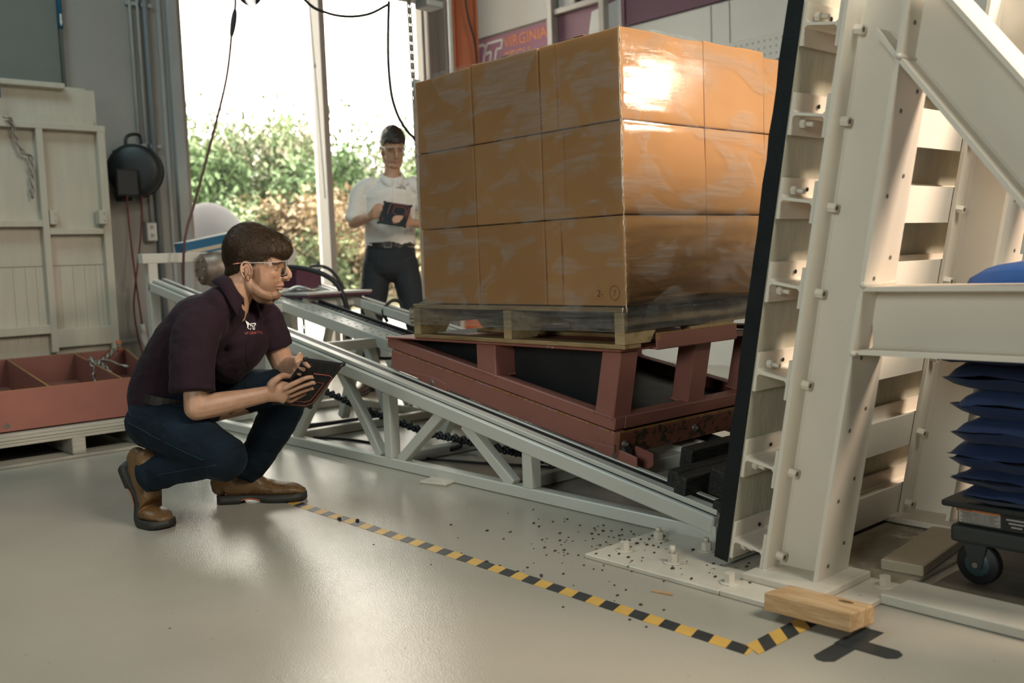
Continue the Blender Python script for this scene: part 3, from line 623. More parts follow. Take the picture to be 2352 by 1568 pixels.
b = BM(); add_box(b, V((2.90, 6.20, 1.088)) + R @ V((0, 0, -0.055)), (0.44, 0.128, 0.014), R, 0.002); obj('blue_base', b, M_bluebox, t)
b = BM(); add_box(b, V((2.90, 6.20, 1.088)) + R @ V((0, 0, 0.033)), (0.46, 0.13, 0.006), R, 0.002); obj('lid', b, M_paper, t)
# cables under the track
t = thing('cable_chain', 'black knobbly twisted cable chain hanging under the track', 'cable chain', (2.8, 3.9, 0.03))
pts = resample([(2.82, 5.1, 0.26), (2.8, 4.643, 0.205), (2.8, 4.325, 0.150), (2.8, 4.052, 0.115), (2.8, 3.747, 0.080), (2.8, 3.498, 0.075), (2.8, 3.283, 0.066), (2.8, 3.05, 0.060), (2.8, 2.9, 0.05)], 0.017)
b = BM()
for i, p in enumerate(pts):
    a = i * 0.9
    for s in (0, math.pi): add_sphere(b, p + V((math.cos(a + s), 0, math.sin(a + s))) * 0.0098, 0.0122, u=8, v=6)
h = obj('bead_strand', b, mat('black_beads', (0.012, 0.014, 0.016), 0.35), t); h['kind'] = 'stuff'
b = BM(); add_tube(b, [(2.8, 3.495, 0.07), (2.79, 3.50, 0.045), (2.78, 3.56, 0.024), (2.76, 3.62, 0.014)], lambda q: 0.012 if .25 < q < .8 else 0.006, 8); obj('dangling_tail', b, M_rubber, t)
b = BM(); add_tube(b, [(2.50, 4.6, 0.006), (2.66, 4.35, 0.006), (2.70, 4.0, 0.006), (2.60, 3.75, 0.006), (2.72, 3.3, 0.006), (2.85, 3.0, 0.006), (2.84, 2.84, 0.006), (2.70, 2.78, 0.006), (2.60, 2.95, 0.006)], 0.006, 8); tag(obj('floor_cable', b, M_rubber), 'thin dark cable curling over the floor under the track', 'cable')
b = BM(); add_tube(b, [(2.50, 4.75, 0.025), (2.7, 4.72, 0.022), (2.85, 4.68, 0.022), (3.1, 4.66, 0.02)], 0.018, 8); tag(obj('thick_floor_cable', b, M_rubber), 'thick dark cable lying across the floor under the track', 'cable')
t = thing('hanging_chain', 'short thin chain hanging below the middle beam', 'chain', (2.99, 5.25, 0.4))
b = BM()
for k in range(9): add_link(b, (3.0, 5.22, 0.62 - k * 0.028), (0, 0, 1), (1, 0, 0) if k % 2 else (0, 1, 0), 0.036, 0.022, 0.004, 5)
obj('links', b, M_steel, t)['kind'] = 'stuff'
b = BM(); add_cyl(b, (3.0, 5.22, 0.37), (3.0, 5.22, 0.26), 0.014, 10); obj('weight', b, M_rubber, t)

# ================================================================ RED CART
CX0, CX1 = 2.51, 3.40
cart = thing('impact_cart', 'red painted steel wedge cart carrying the wrapped pallet on the incline', 'cart', (2.95, 3.0, 0.2))
cz = lambda y, off: 0.331 + TAN * (y - 2.266) + off     # off below the upper tube's top line
YF, YR = 2.280, 3.64
def cbeam(name, y0, y1, x, top, h, w=0.055, m=M_red):
    b = BM(); add_beam(b, (x, y0, cz(y0, top - h / 2)), (x, y1, cz(y1, top - h / 2)), w, h, UPN, 0.004); return obj(name, b, m, cart)
for x in (CX0 + 0.0275, CX1 - 0.0275):
    cbeam('upper_side_rail', YF, YR, x, 0, 0.048)
    cbeam('lower_side_rail', YF + 0.006, YR - 0.022, x, -0.052, 0.086)
    b = BM(); 
    for k in range(40):
        y = YF + 0.02 + k * 0.032
        if random.random() < 0.75: add_beam(b, (x - math.copysign(0.0285, x - 2.95) * -1, y, cz(y, -0.0525)), (x - math.copysign(0.0285, x - 2.95) * -1, y + random.uniform(.012, .03), cz(y + .02, -0.0525)), 0.002, 0.0045, UPN, 0)
    obj('worn_edge', b, M_edge, cart)['kind'] = 'stuff'
for y, nm in ((YF + 0.024, 'upper_front_rail'), (YR - 0.03, 'upper_rear_rail')):
    b = BM(); add_box(b, (2.955, y, cz(y, -0.024)), (CX1 - CX0 - 0.11, 0.05, 0.048), Matrix.Rotation(math.radians(10), 3, 'X'), 0.003); obj(nm, b, M_red, cart)
b = BM(); add_box(b, (2.955, YF + 0.028, cz(YF, -0.092)), (CX1 - CX0 - 0.11, 0.05, 0.07), Matrix.Rotation(math.radians(10), 3, 'X'), 0.003); obj('lower_front_rail', b, M_red, cart)
b = BM(); add_box(b, (2.955, YF - 0.010, cz(YF, -0.092)), (CX1 - CX0 + 0.01, 0.022, 0.084), Matrix.Rotation(math.radians(10), 3, 'X'), 0.003); bp = obj('bumper_plank', b, M_redwear, cart)
b = BM(); add_box(b, (2.955, YF - 0.019, cz(YF, -0.050)), (CX1 - CX0, 0.006, 0.004)); obj('worn_edge', b, M_edge, bp)
for x in (2.535, 2.93, 3.32):
    b = BM(); add_bolt(b, (x, YF - 0.0205, cz(YF, -0.092)), (0, -1, 0), 0.010, 0.008, 0.006, 0.014); obj('bolt', b, M_steel, cart)
for x, y in ((2.5085, 2.36), (2.5085, 2.335)):
    b = BM(); add_cyl(b, (x, y, cz(y, -0.10)), (x + .002, y, cz(y, -0.10)), 0.004, 8); obj('drilled_hole', b, MATS['drilled_hole'], cart)
# posts carrying the level deck
DZ = 0.566                                    # underside of deck
def post(x, y, w, d, y_top_shift=0.0, name='corner_post'):
    z0 = cz(y, -0.004)
    b = BM(); add_prism(b, [(x, y + d, z0 + TAN * d), (x, y, z0), (x, y + y_top_shift, DZ), (x, y + d + y_top_shift, DZ)], (w, 0, 0), 0.004); o = obj(name, b, M_red, cart)
    b = BM()
    for k in range(9):
        f = k / 8; add_sphere(b, (x + 0.001, y + d * f, z0 + TAN * d * f), 0.006, (1, 1.6, 1), 8, 5)
        add_sphere(b, (x + w * f, y + 0.001, z0), 0.006, (1.6, 1, 1), 8, 5)
    obj('weld_bead', b, M_red, o)['kind'] = 'stuff'
post(2.512, 2.288, 0.095, 0.088, -0.045); post(3.30, 2.288, 0.095, 0.088, -0.045)
post(2.93, 2.288, 0.10, 0.08, -0.045, 'middle_post')
b = BM(); add_prism(b, [(2.615, 2.40, cz(2.40, -0.02)), (2.615, 3.58, cz(3.58, -0.03)), (2.615, 3.58, DZ - 0.004), (2.615, 2.40, DZ - 0.004)], (0.004, 0, 0)); obj('inner_dark_sheet', b, M_rubber, cart)  # black sheet added to keep the space under the deck dark
post(2.512, 2.905, 0.115, 0.115, 0, 'side_post'); post(3.285, 2.905, 0.115, 0.115, 0, 'side_post')
b = BM(); add_box(b, (2.955, 2.935, DZ + 0.003), (CX1 - CX0 + 0.02, 1.40, 0.007), bev=0.001); obj('deck_plate', b, mat('red_deck', (0.23, 0.066, 0.042), 0.5, var=0.1, wear=(0.33, 0.31, 0.28), wear_amt=0.36, wear_scale=10), cart)
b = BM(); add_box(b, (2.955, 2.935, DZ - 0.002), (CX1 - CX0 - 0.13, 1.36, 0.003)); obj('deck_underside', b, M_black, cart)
b = BM(); add_beam(b, (2.955, YF + 0.05, cz(YF + .05, -0.05)), (2.955, YR - 0.06, cz(YR - .06, -0.05)), CX1 - CX0 - 0.12, 0.006, UPN, 0); obj('belly_plate', b, M_deck, cart)
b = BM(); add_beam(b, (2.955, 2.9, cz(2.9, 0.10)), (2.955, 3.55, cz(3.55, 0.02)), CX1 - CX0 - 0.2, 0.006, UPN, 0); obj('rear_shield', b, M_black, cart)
b = BM(); add_box(b, (2.893, 2.205, DZ + 0.026), (0.475, 0.010, 0.060), bev=0.003); add_box(b, (2.893, 2.23, DZ + 0.0), (0.44, 0.05, 0.008)); st = obj('pallet_stop', b, M_red, cart)
b = BM(); add_box(b, (2.664, 2.1995, DZ + 0.043), (0.014, 0.002, 0.026)); add_box(b, (2.893, 2.1995, DZ + 0.0545), (0.474, 0.0015, 0.003)); obj('worn_edge', b, M_edge, st)
# wheel brackets and wheels
for x, sx in ((2.475, 1), (3.36, -1)):
    for y in (2.25, 3.29):
        zc = zin(y) + 0.035
        for dx in (0.034, 0.12):
            zb_ = cz(y, -0.12) - 0.058
            b = BM(); add_prism(b, [(x + sx * dx, y + 0.20, cz(y + .20, -0.12)), (x + sx * dx, y - 0.01, zb_), (x + sx * dx, y - 0.045, zb_ - 0.003), (x + sx * dx, y - 0.066, zb_ + 0.012), (x + sx * dx, y - 0.066, zb_ + 0.055), (x + sx * dx, y + 0.03, cz(y, -0.10))], (sx * 0.010, 0, 0), 0.002); obj('wheel_bracket', b, M_red, cart)
        b = BM(); add_lathe(b, (x + sx * 0.045, y + 0.03, zc + 0.004), (sx, 0, 0), [(0, 0.01), (0, 0.034), (0.006, 0.040), (0.034, 0.040), (0.040, 0.034), (0.040, 0.01)], 22); w = obj('wheel', b, M_rubber, cart)
        b = BM(); add_cyl(b, (x + sx * 0.03, y + 0.03, zc + 0.004), (x + sx * 0.10, y + 0.03, zc + 0.004), 0.012, 12); obj('axle', b, M_steel, w)

# ================================================================ PALLET
PY0, PY1, PX0, PX1, PZ = 2.222, 3.437, 2.510, 3.50, 0.573
pal = thing('wooden_pallet', 'weathered wooden pallet level on the red cart, under the boxes', 'pallet', (3.0, 2.83, PZ))
def stringer(y, d):
    n = 30; zt = PZ + 0.128; zb = PZ + 0.018; top = []; bot = []
    def under(x):
        for c0 in (PX0 + 0.26, PX1 - 0.26):
            u = abs(x - c0)
            if u < 0.125: return zb + 0.042 * min(1, (0.125 - u) / 0.03)
        return zb
    xs = sorted(set([PX0 + (PX1 - PX0) * i / n for i in range(n + 1)] + [c0 + s * q for c0 in (PX0 + 0.26, PX1 - 0.26) for s in (-1, 1) for q in (0.126, 0.095)]))
    b = BM()
    A = [[b.verts.new((x, yy, z)) for (yy, z) in ((y, under(x)), (y + d, under(x)), (y + d, zt), (y, zt))] for x in xs]
    for a, c in zip(A, A[1:]):
        for j in range(4): b.faces.new((a[j], a[(j + 1) % 4], c[(j + 1) % 4], c[j]))
    b.faces.new(list(reversed(A[0]))); b.faces.new(A[-1]); bmesh.ops.recalc_face_normals(b, faces=b.faces[:])
    return obj('stringer', b, M_palletx, pal)
for y in (PY0, (PY0 + PY1) / 2 - 0.03, PY1 - 0.052): stringer(y, 0.045)
for i in range(7):
    x = PX0 + 0.046 + i * (PX1 - PX0 - 0.092) / 6
    b = BM(); add_box(b, (x, (PY0 + PY1) / 2, PZ + 0.138), (0.092, PY1 - PY0 + random.uniform(-.012, .004), 0.018), bev=0.002); obj('deck_board', b, M_pallet, pal)
for x in (PX0 + 0.045, PX0 + 0.40, PX1 - 0.40, PX1 - 0.045):
    b = BM(); add_box(b, (x, (PY0 + PY1) / 2, PZ + 0.009), (0.09, PY1 - PY0 + random.uniform(-.01, .004), 0.017), bev=0.003); obj('bottom_board', b, M_pallet, pal)

# ================================================================ BOXES AND FILM
BX0, BY0, BZ0 = 2.512, 2.215, PZ + 0.149
BZ = [BZ0, BZ0 + 0.312, BZ0 + 0.629, BZ0 + 0.938]
BYS = [2.212, 2.602, 2.985, 3.352]
BXS = [2.512, 2.975, 3.36, 3.50]
def carton(x0, x1, y0, y1, z0, z1, seed, label, group):
    r = random.Random(seed); t = thing('cardboard_box', label, 'box', ((x0 + x1) / 2, (y0 + y1) / 2, z0), group)
    g = 0.0016; bm = BM()
    add_box(bm, ((x0 + x1) / 2, (y0 + y1) / 2, (z0 + z1) / 2), (x1 - x0 - 2 * g, y1 - y0 - 2 * g, z1 - z0 - 2 * g), None, 0.005, 2)
    bmesh.ops.subdivide_edges(bm, edges=[e for e in bm.edges if e.calc_length() > 0.2], cuts=7, use_grid_fill=True)
    for v in bm.verts:
        fx, fy, fz = (v.co.x - x0) / (x1 - x0), (v.co.y - y0) / (y1 - y0), (v.co.z - z0) / (z1 - z0)
        q = noise.noise(v.co * 4.0 + V((seed, 0, 0)))
        v.co.x += 0.0035 * q * (1 - 2 * (fx < .5)) * (abs(fx - .5) > .45)
        v.co.y += 0.0035 * q * (1 - 2 * (fy < .5)) * (abs(fy - .5) > .45)
        if z1 > BZ[3] - .01 and fz > .9: v.co.z += 0.006 * noise.noise(v.co * 7)
    obj('carton', bm, M_card if seed % 2 else M_card2, t)
    if x0 < 2.52 and y0 < 2.5:                                # folded seam on the left face
        yy = y0 + (y1 - y0) * r.uniform(.68, .8); bm = BM()
        add_box(bm, (x0 + 0.0012, yy, (z0 + z1) / 2), (0.003, 0.004, z1 - z0 - 0.02)); add_box(bm, (x0 + 0.0012, yy - 0.006, (z0 + z1) / 2), (0.0025, 0.002, z1 - z0 - 0.02))
        obj('side_seam', bm, M_card, t)
    bm = BM(); add_box(bm, ((x0 + x1) / 2, (y0 + y1) / 2, z1 + 0.0005), (x1 - x0 - .01, 0.05, 0.001)); obj('packing_tape', bm, M_card2, t)
    return t
LV = ['bottom', 'middle', 'top']
for k in range(3):
    for j in range(3):
        carton(BXS[0], BXS[1], BYS[j] + (0.002 * k if j else 0), BYS[j + 1], BZ[k], BZ[k + 1] - (0.007 if (k == 2 and j == 2) else 0), 3 * k + j,
               'wrapped cardboard box in the %s layer, %s' % (LV[k], ['front corner column facing the barrier', 'centre column of the left face', 'rear left column nearest the standing man'][j]), 'cardboard boxes on the pallet')
    carton(BXS[1], BXS[2], BYS[0] + .002, BYS[1], BZ[k], BZ[k + 1] + (0.006 if k == 2 else 0), 20 + k, 'wrapped cardboard box in the %s layer, second from the corner on the bright right face' % LV[k], 'cardboard boxes on the pallet')
    carton(BXS[2], BXS[3], BYS[0] + .004, BYS[1], BZ[k], BZ[k + 1] - (0.012 if k == 2 else 0), 30 + k, 'narrow cardboard box in the %s layer half behind the black barrier edge' % LV[k], 'cardboard boxes on the pallet')
b = BM()
h = text_mesh('handwriting', '2-', M_rubber, 0.035, (BXS[0] - 0.0035, 2.345, BZ0 + 0.035), (0, -1, 0), (0, 0, 1), None, 0.0003, -0.0006)
bm = BM(); bm.from_mesh(h.data); bpy.data.objects.remove(h)
add_tube(bm, [(BXS[0] - 0.0035, 2.262 + 0.022 * math.cos(a), BZ0 + 0.048 + 0.025 * math.sin(a)) for a in [2 * math.pi * i / 20 for i in range(20)]], 0.0007, 5, 1, closed=True)
h = text_mesh('seven', '7', M_rubber, 0.028, (BXS[0] - 0.0035, 2.27, BZ0 + 0.038), (0, -1, 0), (0, 0, 1), None, 0.0003, -0.0006); bm.from_mesh(h.data); bpy.data.objects.remove(h)
par = [o for o in COL.objects if o.get('label', '').startswith('wrapped cardboard box in the bottom layer, front corner')][0]
obj('handwriting', bm, mat('pen_ink', (0.20, 0.095, 0.035), 0.7), par)

# stretch film around the stack
def film():
    bm = BM(); zs = []; z = PZ + 0.052
    while z < BZ[3] + 0.004: zs.append(z); z += 0.011
    zs.append(BZ[3] + 0.0045)
    def loop(z):
        gat = max(0, min(1, (BZ0 + 0.01 - z) / 0.03)); o = 0.0055 + 0.006 * gat
        x0, x1, y0, y1 = BXS[0] - o, BXS[3] + o, BYS[0] - o, BYS[3] + o + gat * 0.085
        if gat: y0 = PY0 - 0.006
        P = []
        def seg(a, b, n):
            for i in range(n): P.append(V(a).lerp(V(b), i / n))
        seg((x0, y0, z), (x1, y0, z), 66); seg((x1, y0, z), (x1, y1, z), 20); seg((x1, y1, z), (x0, y1, z), 20); seg((x0, y1, z), (x0, y0, z), 76)
        return P, (x0, x1, y0, y1)
    rows = []
    for z in zs:
        P, bb = loop(z); row = []
        low = max(0, min(1, (BZ0 + 0.05 - z) / 0.05))
        for p in P:
            nx = -1 if abs(p.x - bb[0]) < 1e-4 else (1 if abs(p.x - bb[1]) < 1e-4 else 0); ny = -1 if abs(p.y - bb[2]) < 1e-4 else (1 if abs(p.y - bb[3]) < 1e-4 else 0)
            d = 0.0005 * noise.noise(V((p.x * 5, p.y * 5, p.z * 60))) + 0.0012 * noise.noise(V((p.x * 6, p.y * 6, p.z * 7)))
            for zb in BZ[1:3]: d -= 0.003 * math.exp(-((z - zb) / 0.012) ** 2)
            d += low * 0.004 * noise.noise(V((p.x * 3, p.y * 3, p.z * 160)))
            q = p + V((nx, ny, 0)) * max(d, -0.0035)
            if z == zs[0]: q.z += 0.045 * (0.5 + noise.noise(V((p.x * 2.3, p.y * 2.3, 3)))) + 0.012 * noise.noise(V((p.x * 14, p.y * 14, 7)))
            row.append(bm.verts.new(q))
        rows.append(row)
    rows2 = rows
    for a, c in zip(rows2, rows2[1:]):
        n = len(a)
        for i in range(n):
            if a[i].co.z >= c[i].co.z: a[i].co.z = c[i].co.z - 0.001
            f = bm.faces.new((a[i], a[(i + 1) % n], c[(i + 1) % n], c[i])); f.smooth = True
    return bm
tag(obj('stretch_wrap', film(), M_film), 'clear shiny stretch wrap pulled around the cardboard boxes and pallet', 'film')
# bright crumpled ridge of film down the front corner
bm = BM(); prev = None; r = random.Random(4); zz = BZ0 - 0.02
pts = []
while zz < BZ[3] + 0.005:
    pts.append(V((BXS[0] - 0.0075 + r.uniform(-.0018, .0018), BYS[0] - 0.0075 + r.uniform(-.0018, .0018), zz))); zz += 0.011
add_tube(bm, pts, lambda q: 0.0024 + 0.0016 * noise.noise(V((q * 40, 0, 0))), 6, 1)
obj('corner_ridge', bm, mat('film_ridge', (0.42, 0.30, 0.19), 0.16, 0.0, spec=1.0, var=0.3, vscale=60), [o for o in COL.objects if o.name == 'stretch_wrap'][0])
# ================================================================ BARRIER
BT = V((0, -S10, C10)); BNm = V((0, C10, S10)); BO = V((0, 1.497, 0))
bp_ = lambda x, n, u: V((x, 0, 0)) + BO + BNm * n + BT * u
bar = thing('impact_barrier', 'tall white steel beam barrier tilted back, faced with black planking', 'barrier', (2.8, 1.45, 0))
# cross beams: H sections lying along x, webs level, flanges against the planking
webs = (0.081, 0.320, 0.564, 0.808, 1.027, 1.240, 1.458)
for u in webs:
    b = BM(); add_ibeam(b, bp_(2.219, 0.055, u), bp_(3.62, 0.055, u), BNm, 0.106, 0.106, 0.0085, 0.007); cb = obj('cross_beam', b, M_white, bar)
    b = BM(); add_box(b, bp_(2.30, 0.010, u - 0.03), (0.006, 0.001, 0.04)); 
    b.free()
    for x, s in ((2.262, 1), (3.03, 1)):
        b = BM(); add_bolt(b, bp_(x, 0.098, u + (0.022 if (webs.index(u) % 2 == 0 and u > .3) else -0.022)), -BNm, 0.012, 0.014, 0.022); obj('beam_bolt', b, M_white, cb)
    b = BM(); add_cyl(b, bp_(2.33, 0.0965, u + 0.025), bp_(2.33, 0.095, u + 0.025), 0.006, 10); obj('beam_hole', b, M_black, cb)
# planking: vertical black boards, painted white at the back
r = random.Random(3)
for i in range(6):
    x0 = 2.217 + i * 0.203
    b = BM(); n = 26; F = []; K = []
    for k in range(n + 1):
        u = 0.012 + 1.60 * k / n; j = r.uniform(-.003, .002)
        F.append([b.verts.new(bp_(x, 0.158 + j + r.uniform(-.0015, .0015), u)) for x in (x0, x0 + 0.2025)]); K.append([b.verts.new(bp_(x, 0.1095, u)) for x in (x0, x0 + 0.2025)])
    for k in range(n):
        a, c = F[k], F[k + 1]; d, e = K[k], K[k + 1]
        b.faces.new((a[0], c[0], c[1], a[1])); f = b.faces.new((d[0], d[1], e[1], e[0])); f.material_index = 1
        b.faces.new((a[0], d[0], e[0], c[0])); b.faces.new((a[1], c[1], e[1], d[1]))
    b.faces.new((F[0][0], F[0][1], K[0][1], K[0][0])); b.faces.new((F[n][0], K[n][0], K[n][1], F[n][1]))
    bmesh.ops.recalc_face_normals(b, faces=b.faces[:])
    obj('plank', b, [M_black, mat('white_plank_back', (0.50, 0.48, 0.38), 0.6, var=0.08, vscale=9, bump=0.3, bscale=30, stretch=(4, 4, 0.3)) if i == 0 else MATS['white_plank_back']], bar)
# columns: H sections leaning back
UB = 1.66
def column(x0):
    xc = x0 + 0.0785
    b = BM(); add_ibeam(b, bp_(xc, -0.082, 0.03 if x0 < 2.5 else 0.02), bp_(xc, -0.082, UB), BNm, 0.162, 0.157, 0.011, 0.008); col = obj('column', b, M_white, bar)
    for u in webs:
        b = BM(); add_bolt(b, bp_(x0 + (0.052 if x0 < 2.5 else 0.02), -0.011, u - 0.010), -BNm, 0.0128, 0.022, 0); nf = len(b.faces); p = bp_(x0 + (0.052 if x0 < 2.5 else 0.02), -0.0332, u - 0.010); add_cyl(b, p, p - BNm * 0.0006, 0.0066, 10); b.faces.ensure_lookup_table()
        for f in b.faces[nf:]: f.material_index = 1
        obj('nut', b, [M_white, MATS['drilled_hole']], col)
    for u in (0.10, 0.28, 0.47, 0.66, 0.86, 1.06, 1.26, 1.46):
        for dx in (0.045, 0.11):
            b = BM(); p = bp_(x0 + dx, -0.1632, u + (0.05 if dx > .1 else 0)); add_cyl(b, p, p - BNm * 0.0012, 0.0055, 10); obj('bolt_hole', b, MATS['drilled_hole'], col)
    b = BM()
    for k in range(16):
        f = k / 15; add_sphere(b, bp_(x0 + 0.157 * f, -0.163, 0.034) , 0.008, (1.5, 1, .8), 8, 5); add_sphere(b, bp_(x0 + 0.157 * f, -0.010, 0.034), 0.008, (1.5, 1, .8), 8, 5)
        add_sphere(b, bp_(xc + (0.004 if f > .5 else -.004), -0.162 * f, 0.034), 0.008, (1, 1.5, .8), 8, 5)
    obj('weld_bead', b, M_chip, col)['kind'] = 'stuff'
for x in (2.215, 2.985): column(x)
# struts and braces running back from the columns
for x0 in (2.215, 2.985):
    zt = 0.80; ys = bp_(0, -0.164, zt).y; dz = -0.083
    b = BM(); add_ibeam(b, (x0 + 0.078, ys + 0.01, zt + dz), (x0 + 0.078, -0.65, zt + dz + 0.004), (0, 0, 1), 0.166, 0.152, 0.011, 0.008); s = obj('strut', b, M_white, bar)
    b = BM()
    for k in range(14):
        f = k / 13; add_sphere(b, (x0 + 0.15 * f, ys - 0.006, zt + 0.004), 0.008, (1.5, 1, 1), 8, 5); add_sphere(b, (x0 + 0.15 * f, ys + 0.022, zt - 0.164), 0.008, (1.5, 1, 1), 8, 5)
    obj('weld_bead', b, M_chip, s)['kind'] = 'stuff'
    p0 = V((x0 + 0.078, 1.085, 1.435)); dr = V((0, -0.271, -0.352)).normalized(); 
    b = BM(); add_ibeam(b, p0 + dr * -0.02, p0 + dr * 1.9, (0, 0.79, 0.61), 0.168, 0.152, 0.011, 0.008); s = obj('diagonal_brace', b, M_white, bar)
    b = BM()
    for k in range(14): add_sphere(b, (x0 + 0.15 * k / 13, 1.098, 1.330), 0.008, (1.5, 1, 1), 8, 5)
    obj('weld_bead', b, M_chip, s)['kind'] = 'stuff'
# floor plates
for nm, (x0, x1, y0, y1, z0, z1) in dict(front=(2.052, 2.40, 1.515, 2.0, 0.0, 0.014), near=(2.052, 2.40, 1.178, 1.513, 0.0, 0.016), far=(2.402, 3.75, 1.178, 1.60, 0.0, 0.012)).items():
    b = BM(); add_box(b, ((x0 + x1) / 2, (y0 + y1) / 2, (z0 + z1) / 2), (x1 - x0, y1 - y0, z1 - z0), bev=0.0025)
    obj('floor_plate', b, M_dirty if nm == 'far' else M_chip, bar)
for x0 in (2.160, 2.93):
    b = BM(); add_box(b, (x0 + 0.115, 1.392, 0.026), (0.235, 0.245, 0.020), bev=0.004, seg=2); obj('base_plate', b, M_chip, bar)
for (x, y, st) in ((2.152, 1.927, 0.0), (2.303, 1.922, 0.012), (2.155, 1.748, 0.022), (2.31, 1.746, 0.012), (2.118, 1.526, 0.0), (2.362, 1.215, 0.0), (2.098, 1.225, 0.006)):
    b = BM(); add_bolt(b, (x, y, 0.014), (0, 0, 1), 0.0155, 0.024, st, 0.027); o = obj('anchor_bolt', b, M_chip, bar)

# black timber stops bedded at the foot of the track
tt = thing('timber_stop', 'stack of black painted timbers bedded against the foot of the barrier', 'timber stop', (2.9, 1.95, 0.1))
for (x0, x1, y0, y1, z0, z1) in ((2.475, 3.40, 1.985, 2.030, 0.075, 0.192), (2.440, 3.40, 1.925, 1.972, 0.082, 0.188), (2.53, 3.40, 1.80, 1.90, 0.11, 0.20), (2.62, 3.40, 2.035, 2.085, 0.165, 0.235), (2.44, 3.35, 1.74, 1.82, 0.09, 0.125)):
    b = BM(); add_box(b, ((x0 + x1) / 2, (y0 + y1) / 2, (z0 + z1) / 2), (x1 - x0, y1 - y0, z1 - z0), Matrix.Rotation(math.radians(10), 3, 'X'), 0.006, 2); obj('timber', b, M_timber, tt)

# ================================================================ FLOOR TAPE, BLOCK, PLANKS
tape = thing('hazard_tape', 'black and yellow hazard tape stuck on the floor along the track', 'tape', (1.85, 2.5, 0))
def stripe_run(p0, d, w, L, per, skew, start=0):
    d = V(d).normalized(); s = V((-d.y, d.x, 0)); k = start; a = 0.0; r = random.Random(8)
    while a < L:
        c = min(a + per, L)
        P = []
        for q, sd in ((a, -1), (c, -1), (c, 1), (a, 1)):
            dd = q + sd * skew * w / 2
            dd = min(max(dd, 0), L); P.append(V(p0) + d * dd + s * sd * w / 2)
        b = BM(); j = [V((r.uniform(-.001, .001), r.uniform(-.001, .001), 0)) for _ in P]
        add_prism(b, [p + q + V((0, 0, 0.0002)) for p, q in zip(P, j)], (0, 0, 0.0007))
        obj('stripe', b, M_tapeB if k % 2 else M_tapeY, tape); k += 1; a = c
stripe_run((1.830, 4.72, 0), (-0.008, -1, 0), 0.046, 3.48, 0.0495, -0.35, 0)
stripe_run((1.800, 1.248, 0.0008), (1, 0.0, 0), 0.052, 0.27, 0.047, 0.9, 0)
b = BM()
def strip2(p, q, w, z):
    p, q = V(p), V(q); d = (q - p).normalized(); s = V((-d.y, d.x, 0)); n = 8
    poly = [p + s * w / 2 + V((0, 0, z)), p - s * w / 2 + V((0, 0, z))]
    rr = 0.016
    e = q - d * rr
    poly += [q - d * rr - s * w / 2 + V((0, 0, z)), q - s * (w / 2 - rr) + V((0, 0, z)), q + s * (w / 2 - rr) + V((0, 0, z)), q - d * rr + s * w / 2 + V((0, 0, z))]
    add_prism(b, poly, (0, 0, 0.0008))
strip2((2.10, 1.108, 0), (1.862, 1.108, 0), 0.05, 0.0002); strip2((1.995, 1.135, 0), (1.995, 0.992, 0), 0.055, 0.0011)
tag(obj('black_floor_mark', b, M_tapeB), 'black T shaped tape mark on the floor beside the wood block', 'tape')
# wood block propped against the plate
t = thing('wood_block', 'short offcut of raw pine lumber lying on the floor plate edge', 'block', (2.06, 1.22, 0))
Rb = frame_rot(V((0.008, -0.225, 0.0)), (0.10, 0, 1)) 
b = BM(); add_box(b, (2.052, 1.225, 0.0385), (0.225, 0.115, 0.044), Rb, 0.003, 2); blk = obj('block', b, M_pine, t)
b = BM(); p = V((2.052, 1.225, 0.0385)) + Rb @ V((0.055, 0.030, 0.0222)); add_sphere(b, p, 0.014, (1.4, 0.7, 0.05), 14, 6, Rb); obj('knot', b, mat('knot', (0.16, 0.08, 0.035), 0.7, var=0.4, vscale=80), blk)
b = BM(); add_box(b, (2.335, 0.45, 0.014), (0.150, 1.46, 0.026), Matrix.Rotation(-0.01, 3, 'Z'), 0.003); tag(obj('white_plank', b, mat('painted_board', (0.52, 0.50, 0.43), 0.6, var=0.05, bump=0.15)), 'long white painted board lying on the floor in front of the dolly', 'plank')
b = BM(); add_box(b, (2.69, 1.255, 0.027), (0.40, 0.115, 0.030), frame_rot(V((0.29, 0.03, 0.0)), (-.03, 0, 1)), 0.003); tag(obj('short_plank', b, mat('tan_board', (0.42, 0.36, 0.26), 0.65, var=0.06, bump=0.15)), 'short pale plank lying askew on the plate beside the dolly wheel', 'plank')
b = BM(); add_box(b, (3.30, 0.42, 0.006), (1.75, 1.44, 0.012), bev=0.003); tag(obj('plywood_sheet', b, M_ply), 'dark plywood sheet lying on the floor under the dolly', 'board')
b = BM(); add_box(b, (3.36, 1.62, 0.42), (0.46, 0.03, 0.84), bev=0.003); tag(obj('yellow_board', b, M_yellowboard), 'yellowed upright board standing behind the second column and sandbags', 'board')
